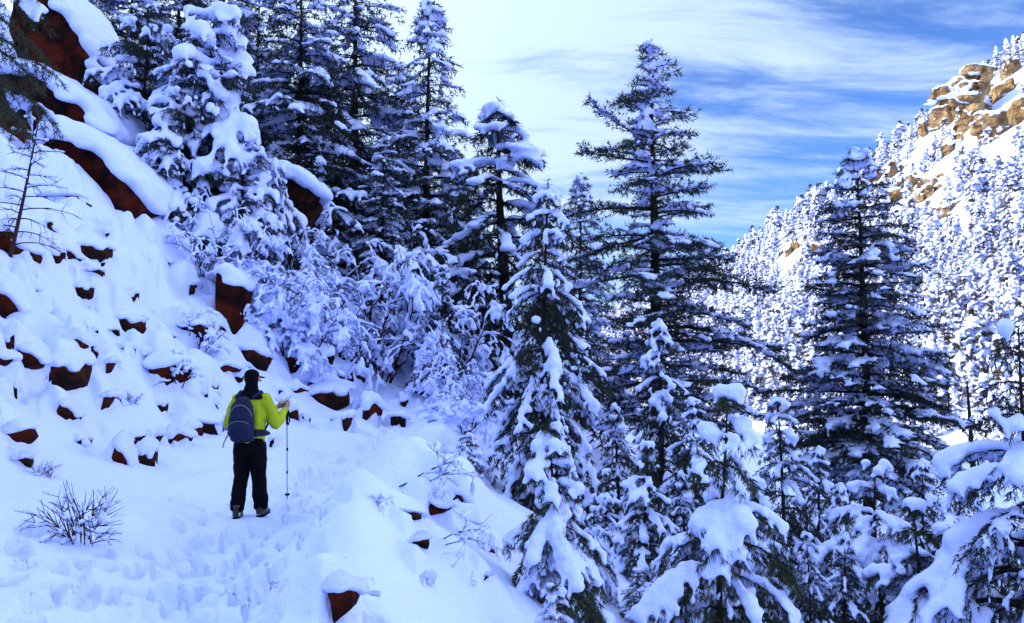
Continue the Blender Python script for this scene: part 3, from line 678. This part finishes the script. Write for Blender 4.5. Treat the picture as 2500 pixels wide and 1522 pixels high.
# domed pines at the left
tree('pine_tree', 'pom0', 330, 20, 29, 'pine with big domed snow loads beside the rock pillar')
tree('pine_tree', 'pom1', 500, 20, 28, 'tallest pine with round snow pompoms right of the boulder pile')
tree('pine_tree', 'pom0', 440, 190, 27, 'snow-heaped pine in front of the tallest pompom pine')
tree('pine_tree', 'pom1', 580, 330, 27, 'pine with long snow-bent boughs in front of the black boulder')
tree('pine_tree', 'pom1', 370, 330, 26, 'low snow-buried pine at the foot of the domed pines')
tree('pine_tree', 'pom1', 660, 400, 28.5, 'slender drooping pine beside the black overhanging boulder', wid=0.6)
# centre
tree('pine_tree', 'tall1', 1228, 255, 37, 'pine with umbrella-like drooping snow tufts right of the pointed fir', wid=1.65)
tree('pine_tree', 'tall0', 1080, 640, 30, 'snowy fir with drooping boughs above the trail bend', wid=1.1)
tree('spruce_tree', 'tall0', 1335, 445, 18, 'tall spruce with long white snow-bent boughs in the middle of the valley side', wid=1.0, rot=0.6)
tree('pine_tree', 'big0', 1600, 108, 30, 'big open dark pine with bare limbs reaching left near its crown', rot=0.0)
tree('fir_tree', 'big1', 2110, 365, 31, 'big dark broad fir standing before the sunlit hillside', rot=1.0, wid=0.95)
tree('spruce_tree', 'tall1', 1610, 780, 22, 'snowy spruce hiding the foot of the big open pine', rot=2.1)
tree('spruce_tree', 'tall1', 1505, 985, 20, 'blue-shaded spruce behind the small pillow-laden spruces', rot=4.0)
tree('spruce_tree', 'tall0', 1690, 960, 19, 'blue-shaded spruce to the right of the big pine trunk', rot=5.0, wid=1.2)
tree('spruce_tree', 'tall0', 1900, 955, 15, 'narrow spruce with hanging boughs between the laden spruce and the dark fir', rot=3.0)
tree('spruce_tree', 'tall1', 2040, 1180, 18, 'low snowy spruce at the foot of the big dark fir', rot=1.5)
# foreground, pillow-laden
tree('spruce_tree', 'laden0', 1350, 1035, 8.2, 'pillow-laden young spruce closest to the snowy trail bank', rot=1.0, wid=0.95)
tree('spruce_tree', 'laden1', 1760, 960, 9.2, 'largest pillow-laden young spruce with olive needles showing and a bent snowy leader', rot=2.0, wid=0.92)
tree('spruce_tree', 'laden2', 1572, 1085, 12.5, 'small pillow-laden spruce between the two large laden ones', rot=3.1)
tree('spruce_tree', 'laden3', 2135, 1130, 14, 'twin-topped laden spruce with rounded tufts, taller of the pair', rot=0.4)
tree('spruce_tree', 'laden2', 2215, 1225, 12.5, 'shorter laden spruce growing against the twin-topped one', rot=1.4)
tree('spruce_tree', 'sweep', 2500, 800, 11.5, 'big snow-heaped spruce with sweeping boughs at the valley edge', rot=2.0, wid=0.9)
tree('spruce_tree', 'laden3', 2330, 1150, 25, 'small snowy spruce beside the valley clearing', rot=5.0)
tree('spruce_tree', 'laden0', 1140, 1050, 14, 'short bushy laden spruce on the edge where the trail dips', rot=4.0, wid=1.2)
tree('spruce_tree', 'laden0', 1345, 1425, 6.6, 'tiny pine tuft bowed under one round cushion of snow', rot=5.0, wid=1.3, sink=0.1)
tree('spruce_tree', 'laden2', 1555, 1390, 10.2, 'snow-domed seedling between the laden spruces', rot=0.2, wid=1.7)
tree('spruce_tree', 'laden1', 2420, 1330, 13, 'low laden spruce below the valley clearing', rot=2.6)
YG = 'slim young spruces packed on the valley side'
for (pk, u, vt, Y) in [('laden2', 1480, 1150, 15), ('tall1', 1665, 1150, 15.5), ('laden1', 1830, 1180, 12.5), ('tall1', 2045, 1300, 12), ('laden2', 1450, 1240, 10.5), ('tall0', 1960, 1290, 11), ('laden2', 2290, 1290, 13.5), ('tall1', 2240, 1120, 22), ('laden3', 1640, 1290, 11.5), ('tall1', 1990, 1090, 21)]:
    tree('spruce_tree', pk, u, vt, Y, 'slim young snow-covered spruce squeezed between larger spruces on the valley side', YG)
tree('spruce_tree', 'sapling', 1155, 1395, 7.0, 'thin dark conifer sapling with little snow on the bank', rot=0.5)
tree('spruce_tree', 'overhang', -215, -560, 10.0, 'dark green spruce overhanging the boulder pile, mostly outside the picture', rot=0.3, wid=1.0)
# shrubs
def bush(pk, u, v, Y, H, label, group=None, wid=1.0, rot=None, kind='shrub'):
    p = hit(u, v) if Y is None else None
    if p is None:
        Y = Y or 40.0; x = at(u, 900, Y)[0]; p = np.array([x, Y, gz(x, Y)])
    return plant(kind, SH[pk], (p[0], p[1], p[2] - 0.05), H / SH[pk]['H'], trng.uniform(0, 6.28) if rot is None else rot, label, 'shrub', group, wid)
SG = 'snow-coated shrubs of the thicket'
for (pk, u, v, H_) in [('snowy0', 740, 870, 3.8), ('snowy0', 660, 800, 3.4), ('snowy1', 850, 880, 4.4), ('snowy0', 910, 900, 3.6), ('snowy1', 800, 800, 4.6), ('snowy1', 930, 830, 4.8), ('snowy0', 560, 640, 3.2),
                       ('snowy1', 520, 600, 3.0), ('snowy0', 850, 760, 4.6), ('snowy0', 700, 740, 3.8), ('snowy1', 640, 700, 3.8), ('snowy0', 780, 700, 4.2), ('snowy0', 610, 760, 3.0), ('snowy1', 700, 860, 3.2), ('snowy0', 960, 870, 4.0), ('snowy1', 880, 660, 5.0), ('snowy1', 960, 740, 4.8), ('snowy0', 800, 620, 4.6)]:
    bush(pk, u, v, None, H_, 'dense leafless shrub coated with snow on every twig, in the thicket above the trail', SG)
LG = 'tall lacy leafless trees of the thicket'
for (u, Y, vt) in [(700, 30, 520), (770, 31, 500), (830, 29, 540), (880, 33, 420), (930, 30, 560), (640, 27, 560), (560, 26, 500), (590, 30, 450), (480, 25, 450), (530, 28, 400), (1105, 30, 640), (1110, 25, 780), (1150, 24, 850), (740, 27, 640), (670, 26, 640)]:
    x = at(u, 900, Y)[0]; zb = gz(x, Y)
    bush('lacy', u, 0, Y, 1.35 * (at(u, vt, Y)[2] - zb), 'tall leafless tree with lacy frosted twigs in front of the dark firs', LG)
bush('snowy2', 1125, 1000, 22, 2.2, 'snow-coated leafless shrub right of the rocky trail steps')
bush('snowy2', 1120, 1080, 17, 1.2, 'lower snow-coated shrub on the drop-off side below the trail steps')
bush('snowy2', 885, 985, 24, 0.9, 'small round snow-covered bush at the left of the trail steps')
bush('part', 480, 850, None, 2.0, 'half-bare shrub with lumps of snow in front of the upright red boulder')
bush('part', 440, 930, None, 1.3, 'half-bare shrub with snowy twigs low on the talus slope')
bush('bare', 200, 1320, None, 1.15, 'bare brown twiggy shrub growing out of the snow beside the trail', wid=0.9)
bush('bare', 110, 1165, None, 0.5, 'small bare twigs beneath the rocks at the foot of the slope')
bush('bare', 320, 985, None, 0.55, 'sprig of bare twigs poking out of the talus snow')
p = at(20, 590, 15.5)
plant('leafless_tree', SH['leafless'], (p[0], p[1], gz(p[0], p[1]) - 0.1), 1.0, 0, 'leafless slanted sapling with fine bare branches in front of the red slabs', 'tree')
e = bush('fallen', 1000, 1300, 8.2, 1.5, 'fallen leafless branch lying on the snowy bank'); e.rotation_euler = (0.3, 1.2, 0.25); e.location.z += 0.02
e = bush('fallen', 1080, 1400, 7.2, 1.1, 'bare forked branch drooping over the bank below the fallen branch'); e.rotation_euler = (0.2, 1.3, -0.5); e.location.z += 0.02
e = bush('fallen', 905, 1240, None, 0.45, 'short broken twig sticking out of the trail-side snow'); e.rotation_euler = (0.1, 0.7, 0.2)
# bare dead trunk in the valley clearing
V, F = tube([(0, 0, -0.6), (0.03, 0, 2.5), (-0.05, 0, 5.0), (-0.12, 0, 7.2)], [0.17, 0.15, 0.11, 0.04], 7)
p = at(2375, 1160, 48); obj('dead_trunk', mk_mesh('dead_trunk', V, F, bark), None, (p[0], p[1], gz(p[0], p[1])), 'bare dead trunk standing in the sunlit valley clearing', 'trunk')
# sunlit hillside forest: trees wherever the slope across the creek carries them, the 290 that show largest as things, the rest as one mass
OUT = []
for o in C.objects:
    if o.name.startswith('rock_outcrop'):
        c = o.location; OUT.append((U0 + FPX * c.x / c.y, c.y, o['half_px']))
hr = np.random.default_rng(12)
cx = hr.uniform(-40, 175, 60000); cy = hr.uniform(52, 250, 60000)
dd = (cx - 45) * 0.97 + (cy - 60) * 0.24
uu = U0 + FPX * cx / cy
ok = (dd > -3) & (dd < 110) & (uu > 1250) & (uu < 2600); cx, cy = cx[ok], cy[ok]; cz = ground(cx, cy)
ppx = U0 + FPX * cx / cy; pvy = 900 - FPX * (cz - 1.7) / cy
q_ = np.linspace(0.6, 0.97, 10)[None]; zz_ = ground(cx[:, None] * q_, cy[:, None] * q_)
seen = ~np.any(zz_ > 1.7 + (cz[:, None] + 6 - 1.7) * q_, axis=1)       # skip what the crest hides
cx, cy, cz, ppx, pvy = cx[seen], cy[seen], cz[seen], ppx[seen], pvy[seen]
cell = {}; keep = []
for k in range(len(cx)):
    mind = 1.25 + 0.005 * cy[k]; ci, cj = int(cx[k] // 5), int(cy[k] // 5)
    if any((cx[k] - cx[m]) ** 2 + (cy[k] - cy[m]) ** 2 < mind * mind for a_ in (-1, 0, 1) for b_ in (-1, 0, 1) for m in cell.get((ci + a_, cj + b_), ())): continue
    if any(abs(ppx[k] - ou) < hw + 8 and -1 < oy - cy[k] < 13 for ou, oy, hw in OUT): continue
    if 2290 < ppx[k] < 2420 and 1010 < pvy[k]: continue       # the snowy clearing
    cell.setdefault((ci, cj), []).append(k); keep.append(k)
sc_ = hr.uniform(0.32, 0.60, len(cx)) * (0.85 + 0.3 * hr.random(len(cx)))
keep.sort(key=lambda k: -sc_[k] / cy[k])
hill_things = {}
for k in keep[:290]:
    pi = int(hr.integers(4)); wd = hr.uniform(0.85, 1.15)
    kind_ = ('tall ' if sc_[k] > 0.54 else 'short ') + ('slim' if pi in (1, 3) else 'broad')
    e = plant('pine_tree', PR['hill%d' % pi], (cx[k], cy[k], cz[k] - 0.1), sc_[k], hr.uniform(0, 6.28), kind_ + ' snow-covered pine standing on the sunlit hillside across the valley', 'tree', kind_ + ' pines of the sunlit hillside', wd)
    hill_things.setdefault(pi, e)
rest = keep[290:]
print('HILL', len(keep), len(rest))
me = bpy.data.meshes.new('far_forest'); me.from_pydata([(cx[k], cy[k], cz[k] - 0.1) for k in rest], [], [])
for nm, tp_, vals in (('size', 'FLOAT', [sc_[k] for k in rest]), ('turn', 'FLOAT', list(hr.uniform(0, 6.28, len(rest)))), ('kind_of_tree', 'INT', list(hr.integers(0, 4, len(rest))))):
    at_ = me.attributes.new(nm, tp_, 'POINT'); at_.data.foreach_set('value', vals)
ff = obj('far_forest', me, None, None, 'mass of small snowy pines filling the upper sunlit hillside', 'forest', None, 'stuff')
ng = bpy.data.node_groups.new('far_forest', 'GeometryNodeTree')
ng.interface.new_socket('Geometry', in_out='INPUT', socket_type='NodeSocketGeometry'); ng.interface.new_socket('Geometry', in_out='OUTPUT', socket_type='NodeSocketGeometry')
gn, gl = ng.nodes, ng.links; gi = gn.new('NodeGroupInput'); go = gn.new('NodeGroupOutput'); jn = gn.new('GeometryNodeJoinGeometry')
def attr(nm, tp_):
    n = gn.new('GeometryNodeInputNamedAttribute'); n.data_type = tp_; n.inputs['Name'].default_value = nm; return n.outputs['Attribute']
asz, atn, akd = attr('size', 'FLOAT'), attr('turn', 'FLOAT'), attr('kind_of_tree', 'INT')
cv = gn.new('ShaderNodeCombineXYZ'); gl.new(atn, cv.inputs[2])
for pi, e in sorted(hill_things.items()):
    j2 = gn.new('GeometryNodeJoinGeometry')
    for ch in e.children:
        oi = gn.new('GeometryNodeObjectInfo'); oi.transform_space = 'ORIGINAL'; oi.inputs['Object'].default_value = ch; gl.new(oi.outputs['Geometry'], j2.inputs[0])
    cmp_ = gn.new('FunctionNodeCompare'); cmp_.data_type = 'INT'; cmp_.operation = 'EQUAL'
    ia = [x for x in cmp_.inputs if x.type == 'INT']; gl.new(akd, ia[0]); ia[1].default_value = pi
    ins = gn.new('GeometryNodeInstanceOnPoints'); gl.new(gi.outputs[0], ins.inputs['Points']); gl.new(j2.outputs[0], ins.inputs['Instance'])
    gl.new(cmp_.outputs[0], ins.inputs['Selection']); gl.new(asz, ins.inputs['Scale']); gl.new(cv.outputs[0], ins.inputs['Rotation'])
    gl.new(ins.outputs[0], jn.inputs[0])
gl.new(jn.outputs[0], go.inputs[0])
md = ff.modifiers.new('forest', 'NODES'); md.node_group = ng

# ------------------------------------------------------------------ the hiker
skin = material('skin', (0.30, 0.15, 0.09), 0.55, 0.4)
lime = material('lime_jacket', (0.36, 0.46, 0.012), 0.8, 0.12, noise=(7, [(0.3, (0.25, 0.33, 0.010)), (0.7, (0.34, 0.43, 0.014))]), bump=[(14, 0.015), (60, 0.004)])
black = material('black_cloth', (0.003, 0.003, 0.004), 0.9, 0.05, bump=[(12, 0.02)])
navy = material('navy_nylon', (0.006, 0.010, 0.036), 0.7, 0.15, noise=(9, [(0.3, (0.004, 0.007, 0.022)), (0.7, (0.008, 0.013, 0.045))]), bump=[(20, 0.012)])
greystrap = material('grey_webbing', (0.10, 0.12, 0.16), 0.6, 0.3)
bootm = material('boot_leather', (0.02, 0.014, 0.010), 0.6, 0.3, noise=(20, [(0.35, (0.010, 0.008, 0.007)), (0.62, (0.04, 0.025, 0.012)), (0.70, (0.5, 0.55, 0.65))]))
alu = material('pole_metal', (0.30, 0.34, 0.42), 0.35, 0.5)
paper = material('pale_paper', (0.42, 0.45, 0.52), 0.7, 0.2)
def chain(pts, step=0.025):
    """pts (x,y,z,rx,ry[,rz]) -> overlapping ellipsoids"""
    P, S = [], []
    for a_, b_ in zip(pts[:-1], pts[1:]):
        a_ = np.array(a_ if len(a_) == 6 else (*a_, min(a_[3:5])), float); b_ = np.array(b_ if len(b_) == 6 else (*b_, min(b_[3:5])), float)
        n = max(2, int(np.linalg.norm(b_[:3] - a_[:3]) / step) + 1)
        for t in np.linspace(0, 1, n):
            c = a_ + (b_ - a_) * t; P.append(c[:3]); S.append(c[3:])
    P, S = np.array(P), np.array(S); n = len(P)
    return ellipsoids(P, np.tile([1.0, 0, 0], (n, 1)), np.tile([0, 0, 1.0], (n, 1)), S, 2)
def rnd(p, r): return (*p, r, r)
hp = at(607, 1245, 9.4); HX, HY = float(hp[0]), 9.4
HZ = HIKER[2] - 0.012
HEAD = math.radians(3)
person = bpy.data.objects.new('person', None); C.objects.link(person); person.location = (HX, HY, HZ); person.rotation_euler = (0, 0, HEAD)
person['label'] = 'hiker in lime jacket, black trousers and cap seen from behind on the trail'; person['category'] = 'person'
RW, LW = (0.335, 0.29, 1.245), (0.20, 0.36, 1.255)
RE, LE = (0.275, 0.05, 1.075), (-0.265, 0.09, 1.09)
body = [chain([rnd((0, 0, 1.46), .055), rnd((0, 0.02, 1.54), .055)]),
        chain([(0.0, 0.015, 1.60, .072, .09, .10), (0.0, 0.03, 1.64, .074, .092, .09)]),
        chain([rnd((0.06, 0.095, 1.605), .016), rnd((0.075, 0.115, 1.585), .018)]), chain([rnd((-0.074, 0.01, 1.60), .022), rnd((-0.078, 0.0, 1.62), .022)]), chain([rnd((0.074, 0.01, 1.60), .022), rnd((0.078, 0.0, 1.62), .022)]),
        chain([(0, 0, 0.88, .15, .10), (0, 0, 1.05, .13, .09), (0, 0, 1.25, .15, .10), (0, 0, 1.38, .12, .08), (0, 0, 1.46, .05, .05)])]
for sg, E_, W_ in ((1, RE, RW), (-1, LE, LW)):
    body.append(chain([rnd((sg * 0.17, 0, 1.37), .05), rnd(E_, .042), rnd(W_, .028)]))
    body.append(chain([rnd((sg * 0.09, 0, 0.88), .085), rnd((sg * 0.105, 0.02, 0.48), .058), rnd((sg * 0.115, 0.10 if sg > 0 else -0.03, 0.10), .042), ]))
    # hand: palm, four unequal bent fingers and a thumb, closed on what they hold
    w = np.array(W_); f = norm(w - np.array(E_)); sdv = norm(np.cross(f, [0, 0, 1.0])); upn = np.cross(sdv, f)
    body.append(chain([(*(w + f * 0.02), .030, .024, .026), (*(w + f * 0.07), .036, .026, .028)], 0.012))
    for q in range(4):
        o0 = w + f * 0.085 + upn * (0.030 - 0.020 * q); ln_ = (0.036, 0.041, 0.038, 0.030)[q]
        k1 = o0 + f * ln_; k2 = k1 + (-sg * sdv * 0.8 + f * 0.35) * ln_ * 0.8; k3 = k2 + (-sg * sdv * 0.7 - f * 0.6) * ln_ * 0.6
        body.append(chain([rnd(o0, .0105), rnd(k1, .0095), rnd(k2, .009), rnd(k3, .008)], 0.006))
    t0 = w + f * 0.045 + upn * 0.028; t1 = t0 + upn * 0.030 + f * 0.022 - sg * sdv * 0.012; t2 = t1 + f * 0.030 - sg * sdv * 0.020
    body.append(chain([rnd(t0, .013), rnd(t1, .011), rnd(t2, .009)], 0.006))
obj('body', remesh('hiker_body', *cat(body), 0.0115, skin, 2), person)
jk = [chain([(0, 0, 0.855, .190, .140, .06), (0, 0, 0.95, .185, .140, .08), (0, 0, 1.06, .178, .135, .08), (0, 0, 1.22, .195, .140, .08), (0, 0, 1.36, .165, .105, .08), (0, 0.01, 1.44, .085, .075, .05)])]
for sg, E_, W_ in ((1, RE, RW), (-1, LE, LW)):
    mid1 = (np.array((sg * 0.175, 0, 1.365)) + np.array(E_)) / 2; mid2 = (np.array(E_) + np.array(W_)) / 2
    jk.append(chain([rnd((sg * 0.16, 0, 1.37), .078), rnd(mid1 + np.array([sg * 0.012, -0.01, 0]), .072), rnd(E_, .066), rnd(mid2 + np.array([0, -0.01, -0.006]), .060), rnd(np.array(W_) - norm(np.array(W_) - np.array(E_)) * 0.02, .046)]))
obj('jacket', remesh('hiker_jacket', *cat(jk), 0.012, lime, 2, 0.015, 9, 5), person)
tr_ = [chain([(0, 0, 0.93, .172, .128, .05), (0, -0.01, 0.86, .182, .142, .07), (0, -0.01, 0.80, .17, .135, .06)])]
for sg in (-1, 1):
    fy = 0.10 if sg > 0 else -0.03
    tr_.append(chain([(sg * 0.085, -0.01, 0.84, .108, .120, .10), (sg * 0.095, 0.0, 0.66, .098, .108), (sg * 0.100, 0.03, 0.48, .088, .096), (sg * 0.108, 0.4 * fy + 0.0, 0.30, .083, .090), (sg * 0.115, fy - 0.01, 0.17, .086, .092), (sg * 0.117, fy - 0.01, 0.11, .082, .092, .03)]))
obj('trousers', remesh('hiker_trousers', *cat(tr_), 0.014, black, 2, 0.012, 12, 9), person)
for sg in (-1, 1):
    fy = 0.10 if sg > 0 else -0.03
    bt = chain([(sg * 0.117, fy - 0.04, 0.14, .052, .062, .05), (sg * 0.117, fy - 0.035, 0.055, .050, .062, .05), (sg * 0.128, fy + 0.06, 0.050, .050, .06, .045), (sg * 0.142, fy + 0.17, 0.040, .046, .05, .034)])
    b_ = obj('boot', remesh('hiker_boot', *bt, 0.010, bootm, 2), person)
    so = chain([(sg * 0.117, fy - 0.05, 0.010, .050, .056, .018), (sg * 0.130, fy + 0.07, 0.010, .046, .05, .018), (sg * 0.143, fy + 0.18, 0.014, .044, .045, .018)])
    obj('sole', remesh('hiker_sole', *so, 0.010, black, 1), b_)
hd_ = chain([(0, -0.005, 1.395, .175, .115, .035), (0.0, -0.005, 1.43, .135, .105, .05), (0, 0.0, 1.48, .088, .088, .05), (0, 0.005, 1.54, .078, .088, .06), (0, 0.0, 1.60, .084, .098, .09)])
obj('hood', remesh('hiker_hood', *hd_, 0.010, black, 2, 0.008, 16, 3), person)
cp_ = obj('cap', remesh('hiker_cap', *chain([(0, 0.005, 1.64, .090, .104, .055), (0, 0.005, 1.665, .086, .100, .062)]), 0.010, black, 2), person)
br_ = chain([(0.045, 0.075, 1.638, .055, .040, .008), (0.075, 0.120, 1.628, .050, .038, .008), (0.092, 0.145, 1.622, .038, .030, .007)], 0.01)
obj('brim', remesh('cap_brim', *br_, 0.008, black, 1), cp_)

pack = bpy.data.objects.new('backpack', None); C.objects.link(pack); pack.location = (HX, HY, HZ); pack.rotation_euler = (0, 0, HEAD)
pack['label'] = 'navy blue daypack with grey piping worn on the hiker\'s back'; pack['category'] = 'backpack'
px_ = -0.045
bagv = chain([(px_, -0.19, 0.93, .150, .065, .05), (px_, -0.21, 1.00, .152, .095, .07), (px_, -0.22, 1.15, .148, .105, .08), (px_, -0.205, 1.28, .128, .090, .08), (px_, -0.18, 1.365, .085, .065, .05)])
obj('bag', remesh('pack_bag', *bagv, 0.013, navy, 3, 0.008, 14, 2), pack)
pk = obj('pocket', remesh('pack_pocket', *chain([(px_, -0.29, 0.96, .115, .035, .05), (px_, -0.305, 1.05, .118, .042, .05), (px_, -0.30, 1.11, .112, .035, .04)]), 0.012, navy, 3, 0.006, 16, 4), pack)
def arc(c, rx, rz, y0, bulge, a0, a1, r, n=18):
    t = np.linspace(a0, a1, n); P = np.stack([c[0] + rx * np.cos(t), y0 - bulge * np.sin(t) ** 2, c[1] + rz * np.sin(t)], -1); return tube(P, np.full(n, r), 6)
obj('zip_piping', mk_mesh('zip_piping', *arc((px_, 1.16), .125, .155, -0.262, 0.035, 0.15, math.pi - 0.15, .006), greystrap), pack)
obj('zip_piping', mk_mesh('zip_piping', *arc((px_, 1.09), .105, .045, -0.315, 0.02, 0.2, math.pi - 0.2, .005), greystrap), pk)
obj('haul_loop', mk_mesh('haul_loop', *arc((px_, 1.39), .035, .045, -0.16, 0.0, 0, math.pi, .007, 10), black), pack)
for sg in (-1, 1):
    P = np.array([(px_ + sg * 0.09, -0.13, 1.39), (sg * 0.115, -0.02, 1.455), (sg * 0.13, 0.09, 1.40), (sg * 0.15, 0.150, 1.25), (sg * 0.175, 0.10, 1.08), (sg * 0.17, -0.08, 0.98)])
    obj('shoulder_strap', mk_mesh('shoulder_strap', *tube(P, [.022, .026, .026, .022, .014, .012], 8), navy), pack)
    P = np.array([(px_ + sg * 0.13, -0.16, 0.99), (sg * 0.185, -0.06, 0.985), (sg * 0.20, 0.04, 0.97), (sg * 0.12, 0.14, 0.96)])
    obj('hip_belt', mk_mesh('hip_belt', *tube(P, [.045, .036, .022, .012], 8), navy), pack)
P = np.array([(px_ - 0.145, -0.22, 1.20), (px_ - 0.20, -0.21, 1.19), (px_ - 0.225, -0.20, 1.13), (px_ - 0.205, -0.20, 1.07), (px_ - 0.15, -0.21, 1.02)])
obj('drinking_hose', mk_mesh('drinking_hose', *tube(P, np.full(5, .006), 6), alu), pack)
P = np.array([(px_ - 0.15, -0.23, 0.97), (px_ - 0.18, -0.24, 0.90), (px_ - 0.20, -0.23, 0.83)])
obj('loose_strap', mk_mesh('loose_strap', *tube(P, [.010, .007, .006], 6), greystrap), pack)

# trekking pole hanging from the right hand
pole = bpy.data.objects.new('trekking_pole', None); C.objects.link(pole); pole.location = (HX, HY, HZ); pole.rotation_euler = (0, 0, HEAD)
pole['label'] = 'grey telescopic trekking pole with black grip beside the hiker\'s right hand'; pole['category'] = 'pole'
A_ = np.array((0.335, 0.365, 1.27)); Z_ = np.array((0.325, 0.52, 0.12)); dv_ = Z_ - A_
def seg(t0, t1, r0, r1, m, nm): return obj(nm, mk_mesh(nm, *tube(np.array([A_ + dv_ * t0, A_ + dv_ * (t0 + t1) / 2, A_ + dv_ * t1]), [r0, (r0 + r1) / 2, r1], 10), m), pole)
seg(-0.01, 0.19, .017, .015, black, 'grip'); seg(0.19, 0.45, .0095, .0095, alu, 'shaft'); seg(0.44, 0.47, .0125, .0125, black, 'clamp'); seg(0.47, 0.70, .0085, .0085, alu, 'shaft')
seg(0.69, 0.715, .011, .011, black, 'clamp'); seg(0.715, 0.955, .0075, .0065, alu, 'shaft'); seg(0.935, 0.950, .030, .026, black, 'basket'); seg(0.955, 1.0, .006, .003, black, 'tip')
P = np.array([A_ + dv_ * 0.01, A_ + dv_ * 0.06 + np.array([.03, -.03, 0]), A_ + dv_ * 0.16 + np.array([.035, -.02, 0]), A_ + dv_ * 0.20 + np.array([.012, 0, 0])])
obj('wrist_strap', mk_mesh('wrist_strap', *tube(P, np.full(4, .008), 6), black), pole)
# pale folded sheet in the hands
bm = bmesh.new()
for sg in (-1, 1):
    mt_ = Matrix.Translation((0.29 + sg * 0.045, 0.40, 1.345 + (0.022 if sg > 0 else 0))) @ Matrix.Rotation(-sg * 0.62, 4, 'Y') @ Matrix.Rotation(0.35, 4, 'X')
    r = bmesh.ops.create_cube(bm, size=1.0, matrix=mt_ @ Matrix.Diagonal((0.115, 0.11, 0.012, 1)))
bmesh.ops.bevel(bm, geom=bm.edges[:], offset=0.005, segments=2, affect='EDGES')
me = bpy.data.meshes.new('folded_sheet'); bm.to_mesh(me); bm.free(); me.materials.append(paper)
o = obj('folded_sheet', me, None, (HX, HY, HZ), 'small pale grey folded sheet held open in the hiker\'s hands', 'paper'); o.rotation_euler = (0, 0, HEAD)
